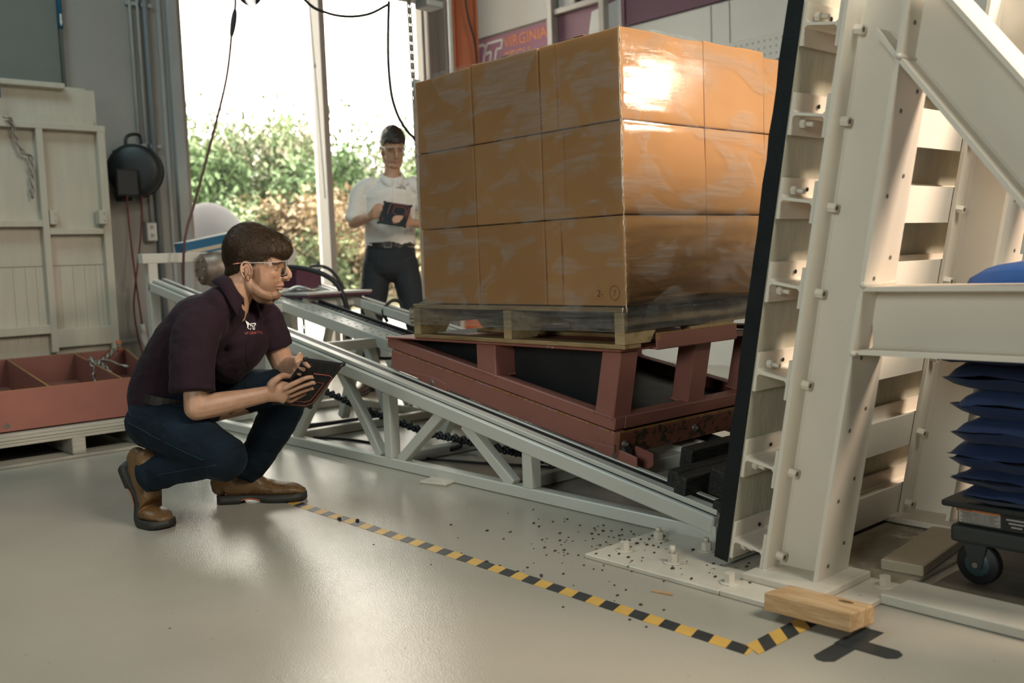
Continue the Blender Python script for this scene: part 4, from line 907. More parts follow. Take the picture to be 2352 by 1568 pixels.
# debris
bm = BM(); r = random.Random(21)
for i in range(170):
    y = r.gauss(1.95, 0.30); x = r.uniform(2.02, 2.36) if r.random() < .6 else r.uniform(1.7, 2.36)
    if y < 1.25 or y > 3.4: continue
    s = r.uniform(0.0015, 0.0055); z = 0.014 if (x > 2.06 and y < 1.99) else 0.0
    add_sphere(bm, (x, y, z + s * .4), s, (r.uniform(.7, 1.4), r.uniform(.7, 1.4), .6), 6, 4)
g = tag(obj('grit', bm, M_debris), 'scattered dark grit and rust crumbs on the floor near the barrier', 'debris'); g['kind'] = 'stuff'
b = BM(); add_prism(b, [(1.955, 1.66, 0.001), (1.968, 1.60, 0.001), (1.975, 1.605, 0.001), (1.963, 1.665, 0.001)], (0, 0, 0.004)); tag(obj('wood_splinter', b, M_pine), 'small wood splinter on the floor between tape and plate', 'splinter')
for (x, y, lb) in ((1.80, 2.96, 'left one of two dark pebbles on the floor below the tape'), (1.83, 2.89, 'right one of two dark pebbles on the floor below the tape')):
    b = BM(); add_sphere(b, (x, y, 0.005), 0.007, (1, 1.2, .8), 8, 6); tag(obj('pebble', b, M_debris), lb, 'pebble')

# ================================================================ DOLLY AND SANDBAGS
t = thing('platform_dolly', 'black plastic platform dolly with a caster, loaded with blue sandbags', 'dolly', (2.9, 0.6, 0.012))
DX0, DX1, DY0, DY1 = 2.50, 3.15, 0.10, 1.118
b = BM(); add_box(b, ((DX0 + DX1) / 2, (DY0 + DY1) / 2, 0.226), (DX1 - DX0 + .02, DY1 - DY0 + .02, 0.018), bev=0.007, seg=2); obj('deck', b, M_plastic, t)
b = BM(); add_box(b, ((DX0 + DX1) / 2, (DY0 + DY1) / 2, 0.195), (DX1 - DX0 - 0.02, DY1 - DY0 - 0.05, 0.050), bev=0.004); obj('side_skirt', b, M_plastic, t)
b = BM(); add_box(b, ((DX0 + DX1) / 2, (DY0 + DY1) / 2 - 0.003, 0.147), (DX1 - DX0, DY1 - DY0 - 0.012, 0.046), bev=0.010, seg=2); obj('lower_rim', b, mat('grey_plastic', (0.030, 0.036, 0.036), 0.5, bump=0.1, bscale=300), t)
b = BM(); add_box(b, ((DX0 + DX1) / 2 + .05, (DY0 + DY1) / 2 - 0.08, 0.118), (DX1 - DX0 - .1, DY1 - DY0 - 0.18, 0.022), bev=0.004); obj('floor_pan', b, M_plastic, t)
b = BM(); add_box(b, (DX0 + 0.0085, 1.036, 0.197), (0.002, 0.104, 0.036)); lab = obj('warning_label', b, M_label, t)
b = BM(); add_box(b, (DX0 + 0.007, 1.036, 0.2125), (0.002, 0.104, 0.007)); obj('orange_band', b, M_labelorange, lab)
text_mesh('lettering', 'WARNING', mat('label_black', (0.03, 0.03, 0.03), 0.6), 0.0065, (DX0 + 0.0055, 1.084, 0.210), (0, -1, 0), (0, 0, 1), lab, 0.0002)
b = BM()
for k in range(8): add_box(b, (DX0 + 0.0072, 1.036, 0.206 - k * 0.0035), (0.001, 0.096 - .01 * (k % 3), 0.0011))
obj('print_lines', b, MATS['label_black'], lab)['kind'] = 'stuff'
b = BM(); add_box(b, (DX0 + 0.0085, 0.935, 0.195), (0.002, 0.085, 0.034)); l2 = obj('maker_plate', b, M_rubber, t)
b = BM()
for k in range(3): add_box(b, (DX0 + 0.0072, 0.945, 0.204 - k * 0.009), (0.001, 0.05 - .012 * k, 0.004))
obj('print_lines', b, M_label, l2)['kind'] = 'stuff'
for (x, y) in ((2.545, 1.050), (2.545, 0.16), (3.10, 1.050), (3.10, 0.16)):
    b = BM(); add_lathe(b, (x - 0.016, y, 0.068), (1, 0, 0), [(0, 0.01), (0, 0.036), (0.002, 0.038), (0.001, 0.050), (0.006, 0.055), (0.026, 0.055), (0.031, 0.050), (0.032, 0.01)], 28); w = obj('wheel', b, M_rubber, t)
    b = BM(); add_lathe(b, (x - 0.018, y, 0.068), (1, 0, 0), [(0, 0.005), (0, 0.030), (0.004, 0.034), (0.034, 0.034), (0.034, 0.005)], 24); obj('hub', b, mat('grey_green_hub', (0.03, 0.065, 0.068), 0.4) if 'grey_green_hub' not in MATS else MATS['grey_green_hub'], w)
    b = BM()
    for s in (-1, 1): add_prism(b, [(x + s * 0.026, y + 0.036, 0.13), (x + s * 0.026, y + 0.012, 0.058), (x + s * 0.026, y - 0.014, 0.058), (x + s * 0.026, y - 0.030, 0.13)], (0.004, 0, 0), 0.001)
    add_box(b, (x + 0.002, y + .003, 0.128), (0.056, 0.066, 0.006)); obj('fork', b, MATS['grey_plastic'], t)
    b = BM(); add_bolt(b, (x - 0.026, y, 0.068), (-1, 0, 0), 0.008, 0.005, 0); obj('axle_nut', b, M_steel, t)
def sandbag(z0, z1, y1, seed, label, m=M_blue, x0=2.46):
    r = random.Random(seed); bm = BM(); nu, nv = 26, 30; h = z1 - z0; rows = []
    y0 = y1 - 0.62; x1 = x0 + 0.62; zc = (z0 + z1) / 2
    for side in (1, -1):
        g = [[None] * (nv + 1) for _ in range(nu + 1)]
        for i in range(nu + 1):
            for j in range(nv + 1):
                u, v = i / nu * 2 - 1, j / nv * 2 - 1
                th = max(0, (1 - abs(u) ** 8)) ** 0.5 * max(0, (1 - abs(v) ** 9)) ** 0.5
                pin = 1 - 0.04 * (1 - abs(u) ** 2) * abs(v) ** 8
                p = V((x0 + (u + 1) / 2 * (x1 - x0), y0 + (v * pin + 1) / 2 * (y1 - y0), zc + side * (0.002 + (h * 0.57) * th)))
                p += V((0.012, 0.014, 0.007)) * noise.noise(V((u * 2.2 + seed, v * 2.6, side))) + V((0, 0, 0.004)) * noise.noise(V((u * 7, v * 7 + seed, side)))
                g[i][j] = bm.verts.new(p)
        for i in range(nu):
            for j in range(nv):
                q = (g[i][j], g[i + 1][j], g[i + 1][j + 1], g[i][j + 1])
                f = bm.faces.new(q if side > 0 else q[::-1]); f.smooth = True
    bmesh.ops.remove_doubles(bm, verts=bm.verts[:], dist=0.0005)
    return tag(obj('sandbag', bm, m), label, 'sandbag', 'blue sandbags on the dolly')
ZB = [0.237, 0.276, 0.318, 0.386, 0.452, 0.523, 0.592, 0.642, 0.72]
YB = [1.072, 1.095, 1.106, 1.094, 1.094, 1.122, 1.148, 1.10]
LB = ['thin crumpled blue sandbag lying directly on the dolly deck', 'thin blue sandbag with frayed corner second from the deck', 'plump blue sandbag third up from the dolly deck', 'blue sandbag in the middle of the stack with a loose thread',
      'blue sandbag fifth up from the dolly deck', 'blue sandbag with a pointed corner sticking out left', 'flat blue sandbag just under the white strut', 'blue sandbag hidden behind the white strut']
for i in range(8): sandbag(ZB[i], ZB[i + 1] + 0.004, YB[i], i, LB[i], x0=2.47 + 0.006 * (i % 3))
t = sandbag(0.715, 0.835, 1.075, 77, 'bright blue rounded sack on top of the stack above the strut', M_bluelid)
# ================================================================ LEFT SIDE: BIN, PALLET, PANEL, REEL
t = thing('bin_pallet', 'grey white wooden pallet on the floor under the red divided bin', 'pallet', (1.2, 6.0, 0))
M_greyw = woodmat('whitewashed_wood', (0.30, 0.29, 0.25), (0.44, 0.42, 0.36), 0, 8, rough=0.7, bump=0.3)
for k in range(4):
    b = BM(); add_box(b, (1.03, 6.03, 0.108 + k * 0.015), (1.84 - .01 * (k % 2), 2.06 - 0.012 * (k % 2), 0.0145), bev=0.002); obj('ply_layer', b, M_greyw, t)
for x in (0.15, 0.62, 1.585, 1.91):
    b = BM(); add_box(b, (x, 6.0, 0.059), (0.065, 2.0, 0.084), bev=0.004); obj('runner', b, M_greyw, t)
for y in (5.07, 6.95):
    b = BM(); add_box(b, (1.03, y, 0.0085), (1.86, 0.15, 0.017), bev=0.003); obj('bottom_board', b, M_greyw, t)
bn = thing('divided_bin', 'red steel divided bin standing on the grey white pallet', 'bin', (1.3, 6.0, 0.17))
zb, zt, th = 0.168, 0.362, 0.012
F0, F1, B0, B1 = V((0.45, 5.06, 0)), V((2.02, 5.06, 0)), V((0.85, 7.05, 0)), V((2.60, 7.05, 0))
def plate(name, p, q, m=M_red, top=zt, bot=zb):
    d = (q - p).normalized(); s = V((-d.y, d.x, 0)) * th / 2
    b = BM(); add_prism(b, [p + s + V((0, 0, bot)), p - s + V((0, 0, bot)), q - s + V((0, 0, bot)), q + s + V((0, 0, bot))], (0, 0, top - bot), 0.001); o = obj(name, b, m, bn)
    b = BM(); add_prism(b, [p + s * .8 + V((0, 0, top)), p - s * .8 + V((0, 0, top)), q - s * .8 + V((0, 0, top)), q + s * .8 + V((0, 0, top))], (0, 0, 0.0012)); obj('worn_edge', b, M_edge, o)
plate('front_wall', F0, F1); plate('rear_wall', B0, B1); plate('left_wall', F0, B0); plate('right_wall', F1, B1)
plate('divider', V((1.485, 5.07, 0)), V((1.815, 7.04, 0))); plate('divider', V((1.85, 5.07, 0)), V((2.25, 7.04, 0)), top=0.357); plate('divider', V((1.02, 5.07, 0)), V((1.36, 7.04, 0)))
b = BM(); add_prism(b, [F0 + V((0, 0, zb)), F1 + V((0, 0, zb)), B1 + V((0, 0, zb)), B0 + V((0, 0, zb))], (0, 0, 0.01)); obj('base', b, M_red, bn)
b = BM(); add_box(b, (2.55, 7.04, 0.39), (0.035, 0.02, 0.075), bev=0.005, seg=2); obj('lug', b, M_orange, bn)
b = BM(); add_cyl(b, (1.28, 5.0525, 0.195), (1.28, 5.0535, 0.195), 0.014, 14); obj('drain_hole', b, MATS['drilled_hole'], bn)
ch = thing('bin_chain', 'loose silver steel chain draped over the red bin divider', 'chain', (2.2, 6.4, 0.36))
def chain_run(pts, ln, wd, r, parent, m=M_zinc, tw=0.0):
    P = resample(pts, ln * 0.74)
    for i, (a, c) in enumerate(zip(P, P[1:])):
        d = c - a; s = perp(d); 
        if i % 2: s = d.normalized().cross(s)
        b = BM(); add_link(b, (a + c) / 2, d, s, ln, wd, r, 7); obj('link', b, m, parent)
chain_run([(2.55, 7.02, 0.40), (2.42, 6.85, 0.345), (2.27, 6.65, 0.315), (2.15, 6.43, 0.345), (2.10, 6.28, 0.372), (2.065, 6.15, 0.36), (2.055, 6.10, 0.30), (2.06, 6.05, 0.19)], 0.062, 0.040, 0.0075, ch)
chain_run([(2.20, 6.46, 0.33), (2.20, 6.30, 0.30), (2.185, 6.20, 0.23), (2.18, 6.15, 0.185)], 0.062, 0.040, 0.0075, ch)
b = BM(); add_tube(b, [(2.20, 6.40, 0.352), (2.21, 6.25, 0.352), (2.20, 6.10, 0.340), (2.24, 6.05, 0.325), (2.26, 6.15, 0.325)], 0.008, 8); obj('hook', b, M_zinc, ch)

pn = thing('cream_panel', 'tall cream painted framed wooden panel leaning on wall behind the red bin', 'panel', (2.1, 7.35, 0.17))
PY = 7.3
b = BM(); add_box(b, (1.7, PY + 0.075, 1.10), (1.80, 0.02, 1.86)); obj('backing_sheet', b, M_panel, pn)
b = BM()
for z, x0, x1 in ((0.97, 0.9, 2.19), (0.97, 2.225, 2.62)): add_box(b, ((x0 + x1) / 2, PY + 0.0655, z), (x1 - x0, 0.002, 0.006))
for k, x in enumerate((1.98, 2.06, 2.13, 2.29, 2.38, 2.46, 2.54, 2.575, 1.86)): add_box(b, (x, PY + 0.0655, 0.70), (0.0025, 0.0015, 0.53))
obj('board_joints', b, mat('dark_joint', (0.22, 0.20, 0.16), 0.8), pn)['kind'] = 'stuff'  # thin dark strips along the board joints
for (x0, x1, z0, z1, nm) in ((0.8, 2.66, 1.925, 1.968, 'top_rail'), (2.600, 2.655, 0.20, 1.925, 'stile'), (2.183, 2.228, 0.36, 1.925, 'stile'), (0.8, 0.86, 0.20, 1.925, 'stile'),
                             (0.86, 2.183, 1.245, 1.290, 'mid_rail'), (2.228, 2.60, 1.19, 1.232, 'mid_rail'), (0.86, 2.183, 0.495, 0.555, 'low_rail'), (2.228, 2.60, 0.39, 0.52, 'low_rail')):
    b = BM(); add_box(b, ((x0 + x1) / 2, PY + 0.033, (z0 + z1) / 2), (x1 - x0, 0.066, z1 - z0), bev=0.003); obj(nm, b, M_panel, pn)
for x in (2.262, 2.585):
    b = BM(); add_box(b, (x, PY + (0.045 if x < 2.5 else 0.0), 1.31), (0.055, 0.08, 0.10), bev=0.004); h = obj('hasp_block', b, M_panel, pn)
    b = BM()
    for z in (1.285, 1.335): add_cyl(b, (x + .01, PY + (0.005 if x < 2.5 else -0.04), z), (x + .01, PY + (0.0 if x < 2.5 else -0.045), z), 0.006, 8)
    obj('screws', b, M_steel, h)['kind'] = 'stuff'
b = BM(); add_box(b, (1.7, PY + 0.115, 2.09), (1.87, 0.05, 0.28), bev=0.004); obj('upper_board', b, M_panel, pn)
b = BM(); add_box(b, (1.6, PY + 0.06, 2.235), (1.62, 0.07, 0.038), bev=0.004); add_box(b, (1.7, PY + 0.13, 2.235), (1.75, 0.03, 0.022), bev=0.003); obj('cap_strip', b, M_panel, pn)
ct = thing('panel_chain', 'dull steel chain hanging over the cream panel top rail', 'chain', (2.1, 7.28, 1.9))
chain_run([(1.98, 7.285, 1.985), (2.02, 7.27, 1.975), (2.034, 7.285, 1.93), (2.055, 7.29, 1.83), (2.085, 7.29, 1.75), (2.13, 7.295, 1.735), (2.142, 7.30, 1.68), (2.135, 7.305, 1.56), (2.13, 7.31, 1.44)], 0.050, 0.030, 0.0058, ct, M_steel)
b = BM(); add_box(b, (1.955, 7.28, 2.18), (0.03, 0.03, 0.14), bev=0.005); tag(obj('sprayer_bottle', b, M_bluebox), 'small blue and white tube on top of the cream panel at the left edge', 'tube')

rl = thing('cord_reel', 'black wall mounted cord reel with carrying handle and red cords', 'reel', (2.94, 7.75, 1.7))
b = BM(); add_lathe(b, (2.92, WY - 0.29, 1.68), (0.55, 0.83, 0), [(0, 0.03), (0, 0.16), (0.02, 0.20), (0.07, 0.205), (0.075, 0.18), (0.13, 0.18), (0.135, 0.205), (0.17, 0.20), (0.19, 0.16), (0.19, 0.03)], 30); obj('drum', b, M_plastic, rl)
b = BM(); add_box(b, (2.93, WY - 0.05, 1.66), (0.10, 0.10, 0.40), bev=0.008); add_box(b, (3.02, WY - 0.12, 1.80), (0.14, 0.16, 0.08), bev=0.01); obj('bracket', b, M_plastic, rl)
b = BM(); add_tube(b, [(2.90, WY - 0.24, 1.86), (2.905, WY - 0.24, 1.925), (2.95, WY - 0.23, 1.955), (3.02, WY - 0.21, 1.955), (3.03, WY - 0.21, 1.89)], 0.013, 8); obj('handle', b, M_plastic, rl)
b = BM(); add_box(b, (2.85, WY - 0.34, 1.58), (0.16, 0.05, 0.20), bev=0.012, seg=2); obj('cord_guide', b, M_plastic, rl)
b = BM(); add_tube(b, [(2.835, 7.44, 1.53), (2.86, 7.50, 1.25), (2.90, 7.55, 0.85), (2.945, 7.6, 0.50)], 0.007, 8); tag(obj('power_cord', b, M_cordred), 'dark red cord falling slantwise from the black reel to the plug', 'cord')
b = BM(); add_tube(b, [(2.99, 7.50, 1.86), (2.985, 7.5, 1.65), (2.965, 7.55, 1.2), (2.905, 7.58, 0.8), (2.89, 7.6, 0.62), (2.905, 7.6, 0.42), (2.93, 7.58, 0.25)], 0.007, 8); tag(obj('power_cord', b, M_cordred), 'dark red cord hanging nearly straight down the right side of the reel', 'cord')
pg = thing('cord_plug', 'clear white plug and bagged connector at the end of the reel cord', 'plug', (2.95, 7.6, 0.4))
b = BM(); add_cyl(b, (2.945, 7.6, 0.50), (2.95, 7.6, 0.43), 0.018, 12, 0.022); obj('plug', b, M_paper, pg)
b = BM(); add_prism(b, [(2.925, 7.60, 0.43), (2.97, 7.59, 0.43), (2.985, 7.60, 0.36), (2.965, 7.60, 0.30), (2.94, 7.6, 0.36)], (0, 0.02, 0), 0.004); obj('tag', b, M_paper, pg)

# ================================================================ HANGING CABLES, HOIST
t = thing('pull_cord', 'red and dark cord hanging from above with an inline connector', 'cord', (2.9, 5.9, 2.4))
b = BM(); add_tube(b, [(3.04, 5.9, 3.3), (3.03, 5.9, 2.65), (2.992, 5.9, 2.42), (2.93, 5.9, 2.10), (2.80, 5.9, 1.70), (2.66, 5.9, 1.30), (2.61, 5.9, 1.17), (2.575, 5.9, 1.0), (2.57, 5.95, 0.6)], 0.0085, 8); obj('cord', b, mat('dull_red_cord', (0.10, 0.035, 0.03), 0.5), t)
b = BM(); add_tube(b, [(3.022, 5.9, 2.55), (3.015, 5.9, 2.52), (3.005, 5.9, 2.47), (2.994, 5.9, 2.42), (2.985, 5.9, 2.38)], lambda q: 0.010 + 0.009 * math.sin(math.pi * q), 10); obj('connector', b, M_rubber, t)
b = BM()
for k in range(4): add_tube(b, [(3.02, 5.9 + .01 * k, 2.70), (3.06, 5.9, 2.62 + .008 * k), (3.13, 5.9, 2.588 + .012 * k), (3.19, 5.9, 2.62 + .01 * k), (3.24, 5.9, 2.70)], 0.005, 6)
tag(obj('cable_coil', b, M_rubber), 'coil of thin dark cable hanging at the top edge before the window', 'cable')
b = BM(); add_tube(b, [(2.45, 4.5, 2.50), (2.695, 4.5, 2.262), (2.82, 4.5, 2.215), (2.954, 4.5, 2.213), (3.09, 4.5, 2.245), (3.212, 4.5, 2.31)], 0.0075, 8); tag(obj('swag_cable', b, M_rubber), 'thin cable swagged across the window to the hoist block', 'cable')
b = BM(); add_tube(b, [(3.222, 4.5, 2.33), (3.205, 4.5, 2.124), (3.20, 4.5, 1.97), (3.212, 4.5, 1.82), (3.25, 4.5, 1.71), (3.305, 4.5, 1.636), (3.36, 4.5, 1.585), (3.40, 4.5, 1.50)], 0.0085, 8); tag(obj('pendant_cable', b, M_rubber), 'dark cable hanging from the hoist block and curving behind the boxes', 'cable')
t = thing('chain_hoist', 'grey chain hoist body overhead at the top edge in front of the window', 'hoist', (3.4, 4.5, 2.4))
b = BM(); add_box(b, (3.40, 4.5, 2.46), (0.33, 0.2, 0.19), bev=0.03, seg=3); obj('body', b, M_cond, t)
b = BM(); add_box(b, (3.50, 4.5, 2.352), (0.12, 0.12, 0.05), bev=0.012, seg=2); obj('outlet', b, M_cond, t)
for dx in (0.0, 0.013):
    chain_run([(3.352 + dx, 4.5, 2.36), (3.358 + dx, 4.5, 1.9), (3.364 + dx, 4.5, 1.445), (3.367 + dx, 4.5, 1.25)], 0.034, 0.022, 0.0046, t, M_steel)
t = thing('blind_cord', 'thin pale blind cord hanging beside the window mullion', 'cord', (4.7, 7.7, 2.5))
b = BM(); add_tube(b, [(4.62, 7.68, 3.6), (4.66, 7.68, 2.8), (4.70, 7.68, 1.5)], 0.005, 6); obj('cord', b, M_cond, t)
b = BM(); add_cyl(b, (4.665, 7.68, 2.70), (4.667, 7.68, 2.65), 0.006, 8, 0.010); obj('toggle', b, M_cond, t)
# ================================================================ PEOPLE
FV, LV = V((.7446, -.6675, 0)), V((.6675, .7446, 0))
def PW(f, c, z): return FV * f + LV * c + V((0, 0, z))           # body frame of both men: along the track's side view, away, up
def limb(bm, pts, radii, side=(0, 0, 1), n=16, k=5, flat=False):
    """tapered lofted limb; radii (a, b): a along side, b across"""
    pts = [V(p) for p in pts]; rad = [(r, r) if isinstance(r, (int, float)) else r for r in radii]
    sides = [V(s) for s in side] if isinstance(side, list) else [V(side)] * len(pts)
    P = smooth_path(pts, k); A = smooth_path([V((r[0], r[1], 0)) for r in rad], k); S = smooth_path(sides, k) if len(pts) > 2 else sides
    if len(pts) == 2: A = [V((r[0], r[1], 0)) for r in rad]
    rings = []; m = len(P)
    def ring(p, t, s, a, b):
        a_ = (s - t * s.dot(t)).normalized(); b_ = t.cross(a_)
        return [bm.verts.new(p + a_ * a * math.cos(q) + b_ * b * math.sin(q)) for q in [2 * math.pi * j / n for j in range(n)]]
    for i in range(m):
        t = (P[min(i + 1, m - 1)] - P[max(i - 1, 0)]).normalized(); s = S[i]; a, b = A[i].x, A[i].y
        if i == 0:
            for q in (1.0, 0.75, 0.4): rings.append(ring(P[0] - t * min(a, b) * q * .9, t, s, a * math.sqrt(1 - q * q * .97), b * math.sqrt(1 - q * q * .97)))
        rings.append(ring(P[i], t, s, a, b))
        if i == m - 1 and not flat:
            for q in (0.4, 0.75, 1.0): rings.append(ring(P[i] + t * min(a, b) * q * .9, t, s, a * math.sqrt(1 - q * q * .97), b * math.sqrt(1 - q * q * .97)))
    for X, Y in zip(rings, rings[1:]):
        for j in range(n): bm.faces.new((X[j], X[(j + 1) % n], Y[(j + 1) % n], Y[j]))
    bm.faces.new(list(reversed(rings[0]))); bm.faces.new(rings[-1])
def remesh(bm, vox, smooth=4):
    bmesh.ops.recalc_face_normals(bm, faces=bm.faces[:])
    me = bpy.data.meshes.new('tmp'); bm.to_mesh(me); bm.free(); o = bpy.data.objects.new('tmp', me); COL.objects.link(o)
    md = o.modifiers.new('r', 'REMESH'); md.mode = 'VOXEL'; md.voxel_size = vox; md.adaptivity = 0
    if smooth:
        ms = o.modifiers.new('s', 'SMOOTH'); ms.factor = 0.5; ms.iterations = smooth
    dg = bpy.context.evaluated_depsgraph_get(); m2 = bpy.data.meshes.new_from_object(o.evaluated_get(dg))
    r = BM(); r.from_mesh(m2); bpy.data.objects.remove(o); bpy.data.meshes.remove(me); bpy.data.meshes.remove(m2)
    for f in r.faces: f.smooth = True
    return r
def sstep(a, b, x):
    t = max(0.0, min(1.0, (x - a) / (b - a))); return t * t * (3 - 2 * t)
def skin_material():
    m = bpy.data.materials.new('skin'); m.use_nodes = True; nt = m.node_tree; L = nt.links; b = nt.nodes['Principled BSDF']
    b.inputs['Roughness'].default_value = 0.48; b.inputs['Subsurface Weight'].default_value = 0.12
    b.inputs['Subsurface Radius'].default_value = (0.010, 0.004, 0.002); b.inputs['Subsurface Scale'].default_value = 0.5
    tc = _n(nt, 'ShaderNodeTexCoord'); no = _n(nt, 'ShaderNodeTexNoise'); no.inputs['Scale'].default_value = 28; no.inputs['Detail'].default_value = 5
    L.new(tc.outputs['Object'], no.inputs['Vector'])
    cr = _n(nt, 'ShaderNodeValToRGB'); cr.color_ramp.elements[0].position = .3; cr.color_ramp.elements[1].position = .7
    cr.color_ramp.elements[0].color = (0.43, 0.235, 0.145, 1); cr.color_ramp.elements[1].color = (0.52, 0.305, 0.200, 1)
    L.new(no.outputs['Fac'], cr.inputs[0])
    at = _n(nt, 'ShaderNodeAttribute'); at.attribute_name = 'tint'; sp = _n(nt, 'ShaderNodeSeparateColor'); L.new(at.outputs['Color'], sp.inputs[0])
    n2 = _n(nt, 'ShaderNodeTexNoise'); n2.inputs['Scale'].default_value = 800; n2.inputs['Detail'].default_value = 2; L.new(tc.outputs['Object'], n2.inputs['Vector'])
    r2 = _n(nt, 'ShaderNodeMapRange'); r2.inputs[1].default_value = .3; r2.inputs[2].default_value = .7; r2.inputs[3].default_value = 0.35; r2.inputs[4].default_value = 1.0; L.new(n2.outputs['Fac'], r2.inputs[0])
    mu = _n(nt, 'ShaderNodeMath', operation='MULTIPLY'); L.new(sp.outputs[0], mu.inputs[0]); L.new(r2.outputs[0], mu.inputs[1])
    out = cr.outputs[0]
    for src, col in ((mu.outputs[0], (0.135, 0.066, 0.030, 1)), (sp.outputs[1], (0.38, 0.16, 0.125, 1)), (sp.outputs[2], (0.022, 0.013, 0.009, 1))):
        mx = _n(nt, 'ShaderNodeMix', data_type='RGBA'); mx.inputs[7].default_value = col; L.new(src, mx.inputs[0]); L.new(out, mx.inputs[6]); out = mx.outputs[2]
    L.new(out, b.inputs['Base Color'])
    bp = _n(nt, 'ShaderNodeBump'); bp.inputs['Strength'].default_value = 0.12; bp.inputs['Distance'].default_value = 0.0012; L.new(n2.outputs['Fac'], bp.inputs['Height']); L.new(bp.outputs[0], b.inputs['Normal'])
    return m
M_skin = skin_material()
M_hair = mat('brown_hair', (0.046, 0.026, 0.013), 0.55, var=0.6, vscale=160, stretch=(1, 1, 1), bump=0.4, bscale=260, spec=.35)
M_hair2 = mat('dark_hair', (0.028, 0.017, 0.011), 0.42, var=0.4, vscale=70, bump=0.5, bscale=260)
M_polo = mat('maroon_polo', (0.019, 0.0075, 0.0135), 0.85, var=0.10, vscale=30, bump=0.2, bscale=900, sheen=0.04, spec=.25)
M_white_polo = mat('white_polo', (0.72, 0.68, 0.63), 0.8, var=0.03, vscale=30, bump=0.15, bscale=600)
M_jeans = mat('dark_denim', (0.0040, 0.0115, 0.021), 0.85, var=0.35, vscale=10, bump=0.3, bscale=700, sheen=0.03, spec=.25)
M_trouser = mat('black_trousers', (0.010, 0.013, 0.017), 0.8, var=0.15)
M_belt = mat('brown_black_belt', (0.020, 0.015, 0.012), 0.4)
M_boot = mat('tan_boot_leather', (0.165, 0.088, 0.034), 0.42, var=0.22, vscale=11, bump=0.22, bscale=130, wear=(0.11, 0.056, 0.021), wear_amt=0.42, wear_scale=9)
M_sole = mat('boot_sole', (0.030, 0.027, 0.022), 0.6, var=0.2)
M_shoe = mat('brown_shoe', (0.05, 0.03, 0.018), 0.45)
M_clear = glass_material(); M_clear.name = 'clear_frame'
M_case = mat('tablet_case', (0.011, 0.012, 0.015), 0.5, var=0.2, bump=0.2, bscale=200)
M_caseline = mat('orange_case_line', (0.50, 0.12, 0.075), 0.5)
M_screen = mat('tablet_screen', (0.02, 0.022, 0.025), 0.12, spec=0.7)

def head_bm(vox=0.0022):
    """x forward, y left, z up, origin between the ears"""
    bm = BM()
    add_sphere(bm, (0.0, 0, 0.065), 1, (0.098, 0.076, 0.090), 28, 18)
    lev = [(-.112, .058, .018, .018), (-.100, .050, .040, .032), (-.082, .042, .052, .045), (-.060, .036, .064, .055), (-.032, .030, .072, .062), (0.0, .026, .084, .067), (.026, .024, .096, .070), (.05, .018, .099, .072), (.085, .004, .098, .074)]
    limb(bm, [(cx, 0, z) for z, cx, a, w in lev], [(a, w) for z, cx, a, w in lev], (1, 0, 0), 28)
    limb(bm, [(.112, 0, .022), (.121, 0, .006), (.131, 0, -.012), (.1335, 0, -.0255)], [(.008, .0075), (.010, .0078), (.011, .0095), (.0095, .0115)], (1, 0, 0), 14)
    limb(bm, [(.104, 0, -.034), (.128, 0, -.036)], [(.008, .009), (.007, .008)], (0, 0, 1), 10)
    limb(bm, [(.10, 0, -.040), (.103, 0, -.056)], [.010, .010], (1, 0, 0), 10)
    add_sphere(bm, (.0985, 0, -.0580), 1, (.0120, .023, .0048), 16, 8); add_sphere(bm, (.0962, 0, -.0688), 1, (.0115, .020, .0060), 16, 8)
    add_sphere(bm, (.076, 0, -.093), 1, (.022, .030, .020), 16, 10)
    for s in (-1, 1):
        add_sphere(bm, (.1185, s * .0110, -.0295), 1, (.0105, .0066, .0072), 12, 8)
        limb(bm, [(-.008, s * .056, -.030), (.006, s * .052, -.060), (.035, s * .040, -.084), (.062, s * .026, -.096)], [.016, .020, .019, .017], (0, 1, 0), 12)
        add_sphere(bm, (.062, s * .030, -.010), 1, (.032, .0240, .034), 14, 10)
        add_sphere(bm, (.094, s * .030, .030), 1, (.022, .030, .010), 14, 8)
        add_sphere(bm, (.0925, s * .031, .010), 1, (.0135, .0135, .0135), 14, 10)
        # ear: shell plate, helix rim, lobe
        E = lambda a, rx=.0185, rz=.0305: V((-.004 - .12 * (rz * math.sin(a)) + rx * math.cos(a), s * (.0805 + .006 * math.cos(a + 2.4)), .003 + rz * math.sin(a)))
        add_sphere(bm, (-.004, s * .0715, .002), 1, (.016, .0055, .028), 14, 10)
        add_tube(bm, [E(math.radians(q)) for q in range(-60, 250, 15)], .0042, 8, 1)
        add_tube(bm, [E(math.radians(q), .0100, .018) for q in range(-60, 220, 20)], .0032, 8, 1)
        add_sphere(bm, (.000, s * .0765, -.026), 1, (.0085, .0050, .0095), 12, 8)
        add_sphere(bm, (.0115, s * .0755, -.004), 1, (.0055, .005, .008), 10, 8)
    r = remesh(bm, vox, 6)
    for v in r.verts:
        p = v.co
        for s in (-1, 1):
            d = math.hypot(p.y - s * .031, p.z - .012)
            if p.x > .06: p.x -= 0.0085 * math.exp(-(d / .016) ** 2); 
            d2 = math.hypot(p.y - s * .031, p.z - .009)
            if p.x > .06: p.x += 0.0042 * math.exp(-(d2 / .0085) ** 2) - 0.0018 * math.exp(-((p.z - .016) / .0018) ** 2) * math.exp(-((p.y - s * .031) / .012) ** 2)
            d3 = math.hypot(p.y - s * .008, p.z + .0395)
            if p.x > .105 and p.z > -.048: p.x -= .004 * math.exp(-(d3 / .0035) ** 2)
        if p.x > .07: p.x -= .0035 * math.exp(-((p.z + .064) / .0022) ** 2) * math.exp(-(p.y / .019) ** 2)
    return r
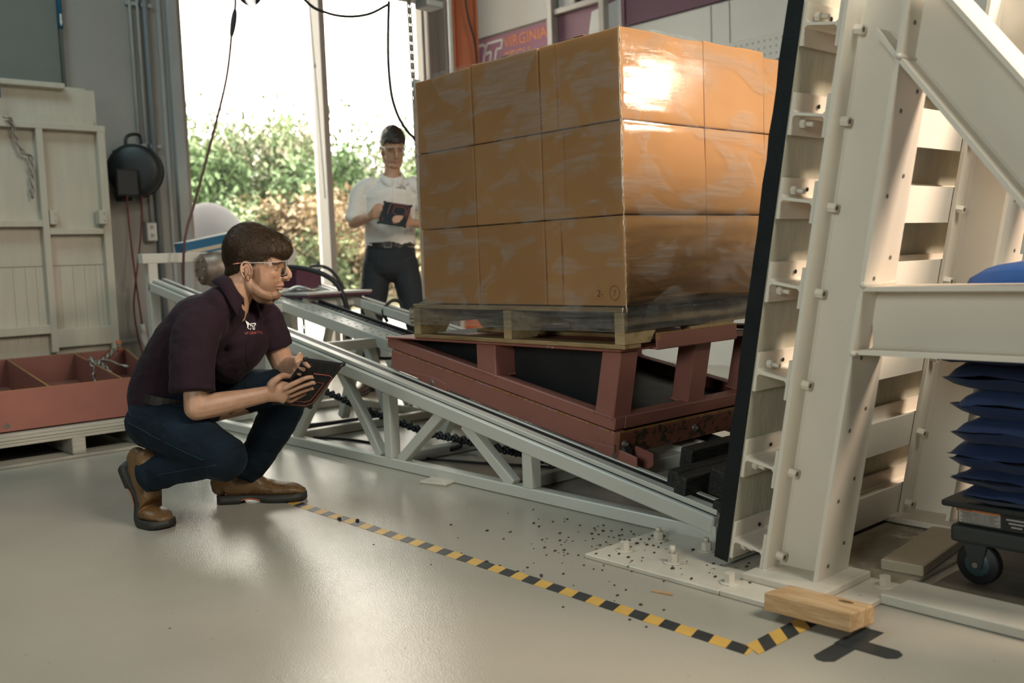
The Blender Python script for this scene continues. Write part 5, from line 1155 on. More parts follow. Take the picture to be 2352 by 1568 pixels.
def head_tint(p, beard=1.0):
    x, y, z = p; b = 0.0
    if x > -.01 and z < .03:
        jaw = sstep(-.022, -.065, z - 0.25 * max(0, x - .06)) * sstep(-.016, .03, x) * (1 if abs(y) > 0 else 1)
        side = sstep(.046, .036, x) * sstep(.004, .012, x) * sstep(.05, .06, abs(y)) * sstep(.03, .0, z)
        must = math.exp(-((z + .0475) / .006) ** 2) * (x > .085) * (abs(y) < .03) * .8
        chin = sstep(-.076, -.086, z) * (x > .03)
        b = max(jaw * (0.75 if x < .088 else .25), side, must, chin) * beard
    lip = max(math.exp(-((z + .0575) / .0052) ** 2), math.exp(-((z + .0705) / .006) ** 2)) * sstep(.094, .102, x) * sstep(.024, .018, abs(y))
    dk = 0.0
    for s in (-1, 1):
        dk = max(dk, math.exp(-((z - .0290 + .10 * abs(abs(y) - .03)) / .0048) ** 2) * sstep(.060, .050, abs(y)) * sstep(.010, .015, abs(y)) * (x > .07) * .85)
        dk = max(dk, math.exp(-(((z - .0095) / .0040) ** 2 + ((y - s * .033) / .0085) ** 2)) * (x > .08) * .9, math.exp(-(((z - .0135) / .0022) ** 2 + ((y - s * .034) / .015) ** 2)) * (x > .07) * .85)
    if z > .03 and (x < .1): b = max(b, 0)
    return (max(0, min(1, b * (1 - lip))), max(0, min(1, lip)) * .8, dk)
PROF = [(-180, .107), (-150, .113), (-133, .146), (-100, .12), (-60, .11), (-20, .128), (0, .150), (8, .1475), (24, .130), (40, .111), (60, .104), (96, .108), (130, .1085), (160, .108), (180, .107)]
def prof(phi, P=None):
    P = P or PROF; d = math.degrees(phi)
    for (a, r0), (b, r1) in zip(P, P[1:]):
        if a <= d <= b:
            t = (d - a) / (b - a); t = t * t * (3 - 2 * t); return r0 + (r1 - r0) * t
    return P[0][1]
ZMIN = [(-.2, -.046), (-.10, -.046), (-.07, -.038), (-.038, -.012), (-.022, .030), (.010, .033), (.013, -.022), (.043, -.018), (.047, .004), (.054, .030), (.092, .048), (.105, .036), (.120, .026), (.2, .024)]
def zmin(x):
    for (a, r0), (b, r1) in zip(ZMIN, ZMIN[1:]):
        if a <= x <= b: return r0 + (r1 - r0) * (x - a) / (b - a)
    return 0.0
HC = V((0, 0, .07))
def hair_R(d):
    s2 = d.y * d.y; R = prof(math.atan2(d.z, d.x)); Ry = .0885 - .010 * sstep(.1, -.5, d.z)
    return 1 / math.sqrt(max(1e-6, (1 - s2) / (R * R) + s2 / (Ry * Ry)))
def hair_bm(seed=1, strands=2600, part=1.0, lift=1.0):
    r = random.Random(seed); bm = BM(); nu, nv = 150, 84; g = []
    def surf(d):
        R = hair_R(d); p = HC + d * R; e = .004 + .024 * sstep(-.03, -.08, p.x) + .006 * sstep(.05, .1, p.x); m = sstep(-e, e * 1.3, p.z - zmin(p.x) + .007 * noise.noise(V((p.y * 55, p.x * 45, 1))))
        q = 0.0020 * noise.noise(V((p.x * 30, p.y * 90 - p.x * 25 * part, p.z * 60))) + .0024 * noise.noise(V((p.x * 14, p.y * 40 - p.x * 16 * part, p.z * 26 + seed)))
        skin = 0.86 - 0.04 * (d.x > .5)
        return HC + d * ((R + q) * m + R * skin * (1 - m)), m
    for i in range(nv + 1):
        th = math.pi * i / nv
        g.append([bm.verts.new(surf(V((math.sin(th) * math.cos(2 * math.pi * j / nu), math.sin(th) * math.sin(2 * math.pi * j / nu), math.cos(th))))[0]) for j in range(nu)])
    for i in range(nv):
        for j in range(nu):
            f = bm.faces.new((g[i][j], g[i + 1][j], g[i + 1][(j + 1) % nu], g[i][(j + 1) % nu])); f.smooth = True
    n = 0
    while n < strands:
        d = V((r.gauss(0, 1), r.gauss(0, 1), r.gauss(0, 1))).normalized(); p, m = surf(d)
        if m < .8: continue
        n += 1
        top = sstep(.2, .7, d.z)
        fl = V((1.0, -0.45 * part + .5 * d.y, -0.25)) * (top + .3 * (d.x > .3)) + V((0.25 * (d.x > -.3), 0.05, -1.0)) * (1 - top)
        fl = (fl - d * fl.dot(d)).normalized(); L = r.uniform(.020, .050) * (0.6 + .6 * top); w = r.uniform(.00025, .00055); sd = fl.cross(d).normalized()
        prev = None
        for k in range(5):
            t = k / 4; c = HC + d * ((p - HC).length - .002) + fl * L * t; dd = (c - HC).normalized(); c = HC + dd * (hair_R(dd) + .0005 + .0032 * lift * t * r.uniform(.2, 1.6))
            if c.z < zmin(c.x) - .004 - .012 * (c.x > .05): break
            ww = w * (1 - t * .8); cur = (bm.verts.new(c + sd * ww), bm.verts.new(c - sd * ww))
            if prev: bm.faces.new((prev[0], prev[1], cur[1], cur[0]))
            prev = cur
    return bm
def paint(o, fn):
    a = o.data.attributes.new('tint', 'FLOAT_COLOR', 'POINT'); buf = []
    for v in o.data.vertices: buf.extend(fn(v.co) + (1.0,))
    a.data.foreach_set('color', buf)
def fold(bm, amp, sc, seed=0, anis=(1, 1, 1)):
    bm.normal_update()
    for v in bm.verts:
        p = V((v.co.x * anis[0], v.co.y * anis[1], v.co.z * anis[2])) * sc + V((seed, seed, 0))
        v.co += v.normal * amp * (noise.noise(p) + .5 * (1 - 2 * abs(noise.noise(p * 1.7))))
def lens_glasses(parent, M, sc=1.0):
    """clear wraparound safety spectacles in head coordinates"""
    b = BM(); 
    R = lambda a, z, o=0: V((.040 + (.086 + o - .02 * max(0, -z * 12) * .1) * math.cos(a), (.078 + o * .5) * math.sin(a), z))
    n = 26; rows = []
    for i in range(n + 1):
        a = math.radians(-62 + 124 * i / n); nose_ = math.exp(-(math.degrees(a) / 9) ** 2); q = abs(math.degrees(a)) / 62
        zt = .033 - .004 * q; zb = -.018 + .030 * nose_ + .028 * max(0, q - .55) / .45
        rows.append([b.verts.new(R(a, zt + (zb - zt) * k / 5)) for k in range(6)])
    for A, B_ in zip(rows, rows[1:]):
        for k in range(5):
            f = b.faces.new((A[k], B_[k], B_[k + 1], A[k + 1])); f.smooth = True
    b.transform(M); lens = obj('lens', b, M_lens, parent)
    b = BM(); add_tube(b, [R(math.radians(q), .034 - .004 * abs(q) / 62, .001) for q in range(-62, 63, 8)], .0019, 8, 1)
    for s in (-1, 1): add_tube(b, [R(math.radians(q * s), -.018 + .030 * math.exp(-(q / 9) ** 2) + .028 * max(0, q / 62 - .55) / .45, .0005) for q in range(4, 63, 6)], .0008, 6, 1)
    b.transform(M); obj('brow_bar', b, M_frame, parent)
    for s in (-1, 1):
        b = BM(); add_box(b, R(math.radians(62 * s), .024), (.010, .006, .014), bev=.002)
        add_tube(b, [R(math.radians(62 * s), .028), V((.050, s * .077, .030)), V((.015, s * .0795, .030)), V((-.012, s * .0790, .031)), V((-.050, s * .074, .026))], lambda q: .0026 - .001 * q, 8); b.transform(M); obj('temple_arm', b, M_frame, parent)
        b = BM(); add_tube(b, [V((-.032, s * .0770, .0290)), V((-.052, s * .074, .0258))], .0024, 8); b.transform(M); obj('ear_tip', b, mat('pink_tip', (0.55, 0.18, 0.12), 0.5) if 'pink_tip' not in MATS else MATS['pink_tip'], parent)
def frame_material():
    m = bpy.data.materials.new('clear_plastic'); m.use_nodes = True; nt = m.node_tree; L = nt.links; out = nt.nodes['Material Output']; b = nt.nodes['Principled BSDF']
    b.inputs['Base Color'].default_value = (0.75, 0.72, 0.68, 1); b.inputs['Roughness'].default_value = 0.12
    tr = _n(nt, 'ShaderNodeBsdfTransparent'); mx = _n(nt, 'ShaderNodeMixShader'); mx.inputs[0].default_value = 0.30
    L.new(tr.outputs[0], mx.inputs[1]); L.new(b.outputs[0], mx.inputs[2]); L.new(mx.outputs[0], out.inputs[0]); return m
M_frame = frame_material()
def hand(bm, wrist, palm, fingers, thumb, rw=(.024, .034), side=(0, 0, 1)):
    """palm as a lofted slab, five bent fingers rooted in it"""
    k = [f[0] for f in fingers]
    base = sum((V(p) for p in k), V()) / len(k)
    limb(bm, [wrist, palm, V(palm).lerp(base, .75)], [(rw[1] * .85, rw[0] * .8), (rw[1] * 1.15, rw[0] * .72), (rw[1] * 1.2, rw[0] * .52)], side, 14)
    for f, r in zip(fingers, (.0098, .0102, .0096, .0084)):
        limb(bm, [V(palm).lerp(V(f[0]), .55)] + [V(p) for p in f], [r * 1.15, r * 1.12, r * 1.0, r * .93, r * .80], (0, 0, 1), 10, 4)
        add_sphere(bm, V(f[1]), r * 1.04, u=10, v=8); add_sphere(bm, V(f[0]), r * 1.16, u=10, v=8)
    limb(bm, [V(wrist).lerp(V(palm), .45)] + [V(p) for p in thumb], [.016, .016, .0125, .0118, .0095], (0, 0, 1), 10, 4)
def boot(bend=0.0):
    """x along the foot from heel, y left, z up; returns upper and sole meshes"""
    up = BM(); sec = [(0.004, .024, .02, .085), (.018, .034, .02, .125), (.055, .040, .02, .132), (.10, .041, .02, .130), (.14, .041, .02, .112), (.18, .045, .02, .090), (.22, .050, .02, .076), (.26, .051, .02, .070), (.295, .046, .02, .062), (.325, .030, .02, .046)]
    limb(up, [(x, 0, (a + b) / 2) for x, w, a, b in sec], [((b - a) / 2, w) for x, w, a, b in sec], (0, 0, 1), 20)
    limb(up, [(.060, 0, .09), (.058, 0, .12), (.056, 0, .132 if bend else .19)], [(.052, .043), (.052, .045), (.053, .048)], (1, 0, 0), 18)
    up = remesh(up, .004, 5)
    for v in up.verts:
        p = v.co
        p.z += .003 * math.sin(p.x * 95) * sstep(.12, .15, p.x) * sstep(.22, .19, p.x) * (p.z > .05)
        p += v.normal * .0012 * noise.noise(p * 30)
    so = BM(); N = 40; lo, hi = [], []
    out = []
    for i in range(N + 1):
        x = -.008 + .348 * i / N; t = i / N
        w = .041 + .013 * sstep(.45, .75, t) - .004 * math.exp(-((t - .42) / .12) ** 2); e = min(1, math.sqrt(max(0, 1 - (1 - min(t / .10, 1)) ** 2)) + .05) * min(1, math.sqrt(max(0, 1 - (1 - min((1 - t) / .16, 1)) ** 2)) + .04)
        zb = 0.0 if x < .088 else (.016 * sstep(.088, .096, x) * (1 - sstep(.12, .20, x))) + .006 * sstep(.27, .345, x)
        out.append((x, w * e, zb))
    for sgn in (1,):
        L_ = [[so.verts.new((x, s * w, z)) for (x, w, zb) in out for z in [zb]] for s in (1, -1)]; U_ = [[so.verts.new((x, s * (w - .001), .030)) for (x, w, zb) in out] for s in (1, -1)]
        for i in range(N):
            so.faces.new((L_[0][i], L_[0][i + 1], L_[1][i + 1], L_[1][i])); so.faces.new((U_[0][i], U_[1][i], U_[1][i + 1], U_[0][i + 1]))
            for s in (0, 1):
                so.faces.new((L_[s][i], U_[s][i], U_[s][i + 1], L_[s][i + 1]))
        for i in (0, N): so.faces.new((L_[0][i], L_[1][i], U_[1][i], U_[0][i]))
    bmesh.ops.recalc_face_normals(so, faces=so.faces[:])
    ac = BM()
    for s in (-1, 1): add_tube(ac, [(.095, s * .0400, .014), (.110, s * .0385, .0185), (.135, s * .0385, .0185), (.165, s * .0415, .012)], .0022, 6)
    ws = BM(); add_box(ws, (.058, 0, .1), (.002, .088, .10))                      # side seam band
    if bend:
        for m in (up, so, ac, ws):
            for v in m.verts:
                p = v.co
                if p.x < .25:
                    t = sstep(.25, .17, p.x); a = bend * t; dx, dz = p.x - .235, p.z - .012
                    p.x = .235 + dx * math.cos(a) + dz * math.sin(a); p.z = .012 - dx * math.sin(a) + dz * math.cos(a)
    return up, so, ac, ws
def put_boot(parent, M, bend=0.0):
    up, so, ac, ws = boot(bend); ws.free()
    up.transform(M); u = obj('boot', up, M_boot, parent); so.transform(M); obj('boot_sole', so, M_sole, u, True); ac.transform(M); obj('sole_accent', ac, M_orange, u)
def frameM(o, x, z=(0, 0, 1)):
    m = frame_rot(x, z).to_4x4(); m.translation = V(o); return m
def collar(bm, ring_in, ring_out):
    n = len(ring_in); rows = []
    for a, c in zip(ring_in, ring_out):
        a, c = V(a), V(c); mid = a.lerp(c, .45) + V((0, 0, .010))
        rows.append([bm.verts.new(p) for p in (a - V((0, 0, .030)), a, a.lerp(mid, .5) + V((0, 0, .005)), mid, c)])
    for A, B_ in zip(rows, rows[1:]):
        for k in range(4):
            f = bm.faces.new((A[k], B_[k], B_[k + 1], A[k + 1])); f.smooth = True
    bmesh.ops.recalc_face_normals(bm, faces=bm.faces[:])
    bmesh.ops.solidify(bm, geom=bm.faces[:], thickness=0.0025)
from mathutils.bvhtree import BVHTree
def stick(o, shirt, parent_loc, off=.0012):
    """drape a flat mark onto a garment along its own normal"""
    bv = BVHTree.FromPolygons([v.co for v in shirt.data.vertices], [p.vertices for p in shirt.data.polygons])
    for v in o.data.vertices:
        h = bv.find_nearest(v.co)
        if h[0] is not None: v.co = h[0] + h[1] * (off if (v.co - h[0]).dot(h[1]) >= 0 else off)

# ---------------------------------------------------------------- crouching man
A = PW
man = thing('person', 'crouching man in a dark maroon polo, jeans and tan boots holding a tablet', 'person', A(-1.15, 3.6, 0))
HM = frameM(A(-.941, 3.600, .893), FV * 1.0 + LV * 0.03 + V((0, 0, -.02)), V((0, 0, 1)) - LV * .03)
body = BM()
TOR = [((-1.30, 3.60, .37), (.165, .125)), ((-1.265, 3.60, .50), (.160, .118)), ((-1.195, 3.59, .615), (.166, .102)), ((-1.10, 3.575, .705), (.172, .104)), ((-1.045, 3.575, .755), (.118, .070))]
TS = [(0, 1, 0), (.05, 1, 0), (.25, 1, .02), (.52, 1, .12), (.55, 1, .12)]
sw = lambda s: FV * s[0] + LV * s[1] + V((0, 0, s[2]))
limb(body, [A(*p) for p, r in TOR], [(r[0] - .012, r[1] - .012) for p, r in TOR], [sw(s) for s in TS], 20)
limb(body, [A(-1.04, 3.58, .755), A(-1.005, 3.585, .81), A(-.965, 3.595, .87)], [.080, .063, .060], LV, 18)
RSH, REL, RWR = A(-1.105, 3.425, .685), A(-1.098, 3.345, .425), A(-.884, 3.452, .452)
limb(body, [RSH, RSH.lerp(REL, .5), REL], [.052, .047, .041], FV, 14)
limb(body, [REL, REL.lerp(RWR, .30), REL.lerp(RWR, .72), RWR], [(.042, .040), (.043, .039), (.034, .030), (.030, .022)], V((0, 0, 1)), 14)
hand(body, RWR, A(-.842, 3.482, .456), [[A(-.812, 3.474, .473), A(-.774, 3.486, .489), A(-.747, 3.494, .500), A(-.727, 3.509, .502)], [A(-.812, 3.492, .455), A(-.775, 3.509, .468), A(-.746, 3.523, .476), A(-.728, 3.538, .478)],
     [A(-.814, 3.516, .435), A(-.779, 3.533, .446), A(-.758, 3.546, .451), A(-.740, 3.559, .455)], [A(-.818, 3.538, .414), A(-.793, 3.555, .424), A(-.780, 3.563, .429), A(-.768, 3.570, .433)]],
     [A(-.860, 3.448, .487), A(-.838, 3.452, .507), A(-.824, 3.482, .513), A(-.806, 3.514, .505)])
LSH, LEL, LWR = A(-.955, 3.735, .725), A(-.880, 3.765, .505), A(-.800, 3.640, .535)
limb(body, [LSH, LSH.lerp(LEL, .5), LEL], [.052, .049, .043], FV, 14)
limb(body, [LEL, LEL.lerp(LWR, .4), LWR], [(.043, .043), (.042, .040), (.032, .025)], V((0, 0, 1)), 14)
hand(body, LWR, A(-.775, 3.560, .550), [[A(-.756, 3.520, .556), A(-.748, 3.484, .560), A(-.737, 3.462, .556), A(-.724, 3.455, .545)], [A(-.775, 3.515, .545), A(-.768, 3.490, .545), A(-.757, 3.480, .540), A(-.748, 3.480, .532)],
     [A(-.790, 3.525, .530), A(-.785, 3.505, .528), A(-.775, 3.496, .522), A(-.766, 3.496, .515)], [A(-.802, 3.540, .515), A(-.798, 3.522, .512), A(-.790, 3.514, .507), A(-.782, 3.512, .502)]],
     [A(-.795, 3.60, .555), A(-.768, 3.580, .553), A(-.748, 3.568, .545), A(-.732, 3.562, .535)])
HIPR, KNR, ANR = A(-1.30, 3.505, .36), A(-1.010, 3.330, .258), A(-1.318, 3.430, .175)
HIPL, KNL, ANL = A(-1.31, 3.695, .37), A(-.855, 3.745, .435), A(-1.065, 3.730, .10)
limb(body, [HIPR, HIPR.lerp(KNR, .5), KNR], [.080, .070, .055], V((0, 0, 1))); limb(body, [KNR, KNR.lerp(ANR, .4), ANR], [.050, .048, .036], V((0, 0, 1)))
limb(body, [HIPL, HIPL.lerp(KNL, .5), KNL], [.080, .070, .055], V((0, 0, 1))); limb(body, [KNL, KNL.lerp(ANL, .4), ANL], [.050, .048, .036], FV)
bmr = remesh(body, .0036, 4)
hb = head_bm(); hb.transform(HM)
tmp = bpy.data.meshes.new('t'); hb.to_mesh(tmp); hb.free(); bmr.from_mesh(tmp); bpy.data.meshes.remove(tmp)
bo = obj('body', bmr, M_skin, man, True)
HMi = (Matrix.Translation(man.location).inverted() @ HM).inverted()
def tint1(co):
    p = HMi @ co
    return head_tint(p, 1.0) if -.14 < p.z < .2 and abs(p.x) < .17 and abs(p.y) < .12 else (0.0, 0.0, 0.0)
paint(bo, tint1)
hbm = hair_bm(3, 6500, 1.0); hbm.transform(HM); obj('hair', hbm, M_hair, man)
# fingernails on the near hand
b = BM()
for p, q in (((-.727, 3.509, .502), (-.747, 3.494, .500)), ((-.728, 3.538, .478), (-.746, 3.523, .476)), ((-.740, 3.559, .455), (-.758, 3.546, .451))):
    P, Q = A(*p), A(*q); d = (P - Q).normalized(); nn = (FV * .349 - LV * .61 - V((0, 0, .712))); nn = (nn - d * nn.dot(d)).normalized()
    add_sphere(b, P + nn * .0068 + d * .001, 1, (.0062, .0048, .0016), 10, 6, frame_rot(d, nn))
obj('fingernails', b, mat('nail', (0.55, 0.33, 0.24), 0.3), man)
# polo shirt
sh = BM()
limb(sh, [A(-1.285, 3.60, .425)] + [A(*p) for p, r in TOR[1:]], [(.176, .136)] + [(r[0] + .012, r[1] + .012) for p, r in TOR[1:]], [sw(s) for s in TS], 24)
limb(sh, [A(-1.06, 3.58, .74), A(-1.03, 3.582, .785)], [(.10, .080), (.066, .062)], LV, 18)
limb(sh, [A(-1.085, 3.485, .715), A(-1.105, 3.43, .690), A(-1.108, 3.375, .60), A(-1.106, 3.340, .485)], [(.078, .075), (.082, .076), (.078, .070), (.077, .067)], FV, 18, 5, True)
limb(sh, [A(-.99, 3.69, .728), A(-.950, 3.735, .705), A(-.918, 3.752, .590)], [(.078, .072), (.074, .070), (.075, .066)], FV, 18, 5, True)
limb(sh, [A(-.99, 3.60, .66), A(-.985, 3.62, .60), A(-1.06, 3.60, .53)], [(.10, .045), (.10, .05), (.10, .05)], sw((.5, 1, .1)), 18)
sr = remesh(sh, .0052, 6); fold(sr, .0042, 9, 3, (1, 1, 1.5)); fold(sr, .0022, 24, 5, (1, 1, 1.2))
bmesh.ops.smooth_vert(sr, verts=sr.verts[:], factor=.4, use_axis_x=True, use_axis_y=True, use_axis_z=True)
shirt = obj('polo_shirt', sr, M_polo, man, True)
# hems, collar, placket
NK = [(a, A(-.996 + .071 * math.cos(a) * .95, 3.585 + .071 * math.sin(a), .812 - .040 * math.cos(a))) for a in [math.radians(q) for q in range(-335, 6, 10)]]
nb = A(-.988, 3.587, .823); ax = (A(-.965, 3.595, .87) - A(-1.04, 3.58, .755)).normalized()
sF = (sw((.85, -.5, -.3)) - ax * sw((.85, -.5, -.3)).dot(ax)).normalized(); sS = ax.cross(sF)
rin, rout = [], []
for q in range(48, 343, 8):
    a = math.radians(q); d = sF * math.cos(a) + sS * math.sin(a); fr = max(0, math.cos(a))
    rin.append(nb + d * .067 + ax * (.022 - .040 * fr)); rout.append(nb + d * (.106 + .016 * fr) + ax * (-.020 - .070 * fr ** 2) - V((0, 0, .004)))
b = BM(); collar(b, rin, rout); obj('collar', b, M_polo, shirt)
for c0, c1, (ra, rb) in ((A(-1.1065, 3.347, .508), A(-1.106, 3.341, .487), (.0775, .0685)), (A(-.926, 3.748, .615), A(-.919, 3.7515, .592), (.0755, .0670))):
    b = BM(); t = (c1 - c0).normalized(); s = (FV - t * FV.dot(t)).normalized(); u = t.cross(s)
    for cc in (c1,): add_tube(b, [cc + s * ra * math.cos(k * math.pi / 12) + u * rb * math.sin(k * math.pi / 12) for k in range(24)], .0016, 6, 1, closed=True)
    obj('sleeve_hem', b, M_polo, shirt)
bv = BVHTree.FromPolygons([v.co + man.location for v in shirt.data.vertices], [p.vertices for p in shirt.data.polygons])
def on_shirt(f, z):
    o = A(f, 3.0, z); h = bv.ray_cast(o, LV); return (h[0], h[1]) if h[0] is not None else (A(f, 3.55, z), -LV)
b = BM(); pts = [on_shirt(-.955 - .022 * k / 6, .705 - .17 * k / 6)[0] - LV * .001 for k in range(7)]
add_tube(b, pts, .0018, 6, 3); pts2 = [p + FV * .026 for p in pts]; pts2 = [on_shirt(p.dot(FV), p.z)[0] - LV * .001 for p in pts2]; add_tube(b, pts2, .0014, 6, 3); obj('placket_seam', b, M_polo, shirt)
lp, ln = on_shirt(-.958 + .005, .672); xd = (FV - ln * FV.dot(ln)).normalized(); xd = (xd + V((0, 0, .22))).normalized(); yd = ln.cross(xd)
lg = vt_logo(shirt, lp + ln * .002 - xd * .012 + yd * .006, xd, yd, .027, M_whitetxt, .001, .07)
tx = text_mesh('lettering', 'VIRGINIA TECH', mat('salmon_thread', (0.50, 0.13, 0.09), 0.7), .0135, lp + ln * .002 - xd * .030 - yd * .012, xd, yd, shirt, .0003)
for o in (lg, tx): stick(o, shirt, man.location)
# jeans, belt
je = BM()
limb(je, [A(-1.245, 3.60, .47), A(-1.29, 3.60, .41), A(-1.315, 3.60, .345)], [(.166, .124), (.172, .126), (.165, .105)], LV, 22)
limb(je, [A(-1.31, 3.515, .365), A(-1.17, 3.42, .325), KNR, A(-1.0, 3.325, .25)], [(.100, .102), (.092, .095), (.076, .076), (.068, .070)], V((0, 0, 1)), 20)
add_sphere(je, KNR + V((0, 0, -.006)), .0775, u=20, v=14); add_sphere(je, KNL, .074, u=20, v=14)
limb(je, [KNR + V((0, 0, -.008)), A(-1.10, 3.365, .236), A(-1.21, 3.40, .212), A(-1.312, 3.43, .180)], [(.070, .068), (.062, .062), (.060, .060), (.062, .058)], V((0, 0, 1)), 20, 5, True)
limb(je, [A(-1.31, 3.69, .375), A(-1.10, 3.72, .425), KNL, A(-.845, 3.745, .43)], [(.100, .098), (.088, .086), (.072, .072), (.066, .066)], V((0, 0, 1)), 20)
limb(je, [KNL + V((0, 0, -.01)), A(-.915, 3.742, .32), A(-.990, 3.737, .20), A(-1.058, 3.732, .112)], [(.072, .070), (.074, .070), (.066, .064), (.062, .060)], FV, 20, 5, True)
jr = remesh(je, .0052, 5); fold(jr, .0046, 11, 9); fold(jr, .0020, 30, 2, (1, 1, 1.8))
jn = obj('jeans', jr, M_jeans, man, True)
b = BM()
for pa, pb, r in ((A(-1.052, 3.732, .126), A(-1.060, 3.732, .108), .0655), (A(-1.296, 3.426, .186), A(-1.315, 3.431, .179), .0635)):
    b = BM(); limb(b, [pa, pb], [r, r], FV, 20, 5, True); obj('cuff', b, M_jeans, jn, True)
b = BM(); pts = []
c = A(-1.262, 3.60, .447); t = (A(-1.265, 3.60, .50) - A(-1.30, 3.60, .37)).normalized(); u = t.cross(LV).normalized()
for k in range(40):
    a = 2 * math.pi * k / 40; pts.append(c + LV * .178 * math.cos(a) + u * .136 * math.sin(a))
R_ = []
for p in pts: R_.append([b.verts.new(p + t * h + (p - c).normalized() * o_) for h, o_ in ((-.017, 0), (-.017, .004), (.017, .004), (.017, 0))])
for i in range(40):
    for j in range(4): b.faces.new((R_[i][j], R_[(i + 1) % 40][j], R_[(i + 1) % 40][(j + 1) % 4], R_[i][(j + 1) % 4]))
bmesh.ops.recalc_face_normals(b, faces=b.faces[:]); obj('belt', b, M_belt, man)
bvj = BVHTree.FromPolygons([v.co + man.location for v in jn.data.vertices], [p.vertices for p in jn.data.polygons])
def seam(path):
    pts = []
    for f, z in path:
        h = bvj.ray_cast(A(f, 2.9, z), LV)
        if h[0] is not None: pts.append(h[0] - LV * .0005)
    b = BM(); add_tube(b, pts, .0016, 6, 3); obj('seam', b, M_seam, jn)
M_seam = mat('denim_seam', (0.012, 0.026, 0.040), 0.85)
seam([(-1.40 + .034 * k, .385 - .0125 * k + .0025 * (k % 2) * 0) for k in range(11)]); seam([(-1.395 + .012 * k, .43 - .010 * k) for k in range(5)]); seam([(-1.01 - .03 * k, .245 - .006 * k) for k in range(9)])
# boots
put_boot(man, frameM(A(-1.158, 3.727, 0), FV + LV * .045))
d = (FV * .80 - LV * .60).normalized(); put_boot(man, frameM(A(-1.313, 3.435, 0) - d * .235, d), math.radians(58))

# glasses and tablet of the crouching man
g1 = thing('safety_glasses', 'clear wraparound safety glasses worn by the crouching man', 'glasses', A(-.87, 3.6, .9)); lens_glasses(g1, HM)
def tablet(label, P0, P1, P2, th, back_n, holes=True):
    """P0-P1 short edge, P1-P2 long edge of the back"""
    P0, P1, P2 = V(P0), V(P1), V(P2); ex = (P1 - P0); ey = (P2 - P1); w, h = ex.length, ey.length; ex.normalize(); ey = (ey - ex * ey.dot(ex)).normalized(); ez = ex.cross(ey)
    if ez.dot(back_n) < 0: ez = -ez
    T = lambda x, y, z=0: P0 + ex * x * w + ey * y * h + ez * z
    t = thing('rugged_tablet', label, 'tablet', P0.lerp(P2, .5)); R = Matrix((ex, ey, ez)).transposed()
    if R.determinant() < 0: R = Matrix((ex, ey, -ez)).transposed()
    b = BM(); add_box(b, T(.5, .5, -th / 2), (w, h, th), R, .009, 3)
    for x, y in ((.02, .015), (.98, .015), (.02, .985), (.98, .985)): add_sphere(b, T(x, y, -th / 2), .0098, (1, 1, .85), 12, 8, R)
    c = obj('case', b, M_case, t)
    b = BM(); add_box(b, T(.5, .5, -th - .0005), (w * .88, h * .86, .0015), R); obj('screen', b, M_screen, t)
    b = BM(); z = .0006
    for path in ([(.42, .25), (.82, .25), (.93, .29), (.93, .86), (.80, .94), (.40, .94)], [(.45, .56), (.55, .42), (.83, .42), (.83, .80), (.72, .86), (.48, .86)]):
        add_tube(b, [T(x, y, z) for x, y in path], .0016, 6, 1)
    add_tube(b, [T(.19 + .055 * math.cos(a), .09 + .04 * math.sin(a), z) for a in [math.radians(q) for q in range(20, 150, 18)]], .0016, 6, 1); add_tube(b, [T(.92, .0, -.001), T(.92, .05, z)], .0014, 6, 1)
    obj('orange_piping', b, M_caseline, c)
    b = BM(); add_cyl(b, T(.19, .075, 0), T(.19, .075, .0015), .009, 18); add_sphere(b, T(.19, .075, .001), .004, (1, 1, .6), 10, 6, R); obj('camera_lens', b, M_screen, c)
    b = BM()
    for k in range(5): add_beam(b, T(.08, .2 + .15 * k, .0002), T(.95, .14 + .15 * k, .0002), .0012, .0016, ez, 0)
    for k in range(4): add_beam(b, T(.15 + .22 * k, .05, .0002), T(.22 + .22 * k, .96, .0002), .0012, .0016, ez, 0)
    obj('case_ribs', b, M_case, c)['kind'] = 'stuff'
    return t
tablet('black rugged tablet with orange piping held by the crouching man', A(-.733, 3.450, .571), A(-.614, 3.560, .535), A(-.784, 3.660, .366), .014, PW(.349, -.61, -.712))

# ---------------------------------------------------------------- standing man
m2 = thing('person', 'standing man in a white polo and black trousers by the window, reading a tablet', 'person', A(-.82, 6.84, 0))
fw2 = (-LV + FV * .34).normalized(); HM2 = frameM(A(-.775, 6.84, 1.672), fw2 + V((0, 0, -.22)), V((0, 0, 1)) + fw2 * .2)
bd = BM()
up = V((0, 0, 1)); S2 = (FV + LV * .12).normalized()
limb(bd, [A(-.825, 6.85, .90), A(-.822, 6.85, 1.05), A(-.805, 6.85, 1.25), A(-.793, 6.85, 1.40), A(-.79, 6.85, 1.455)], [(.15, .10), (.14, .095), (.155, .10), (.160, .09), (.095, .050)], S2, 20)
limb(bd, [A(-.79, 6.85, 1.44), A(-.785, 6.845, 1.52), A(-.78, 6.84, 1.60)], [.062, .056, .055], FV)
sR, eR, wR = A(-.985, 6.85, 1.435), A(-1.062, 6.80, 1.185), A(-.930, 6.645, 1.215)
limb(bd, [sR, sR.lerp(eR, .5), eR], [.048, .042, .038], FV); limb(bd, [eR, eR.lerp(wR, .4), wR], [.040, .038, .028], up)
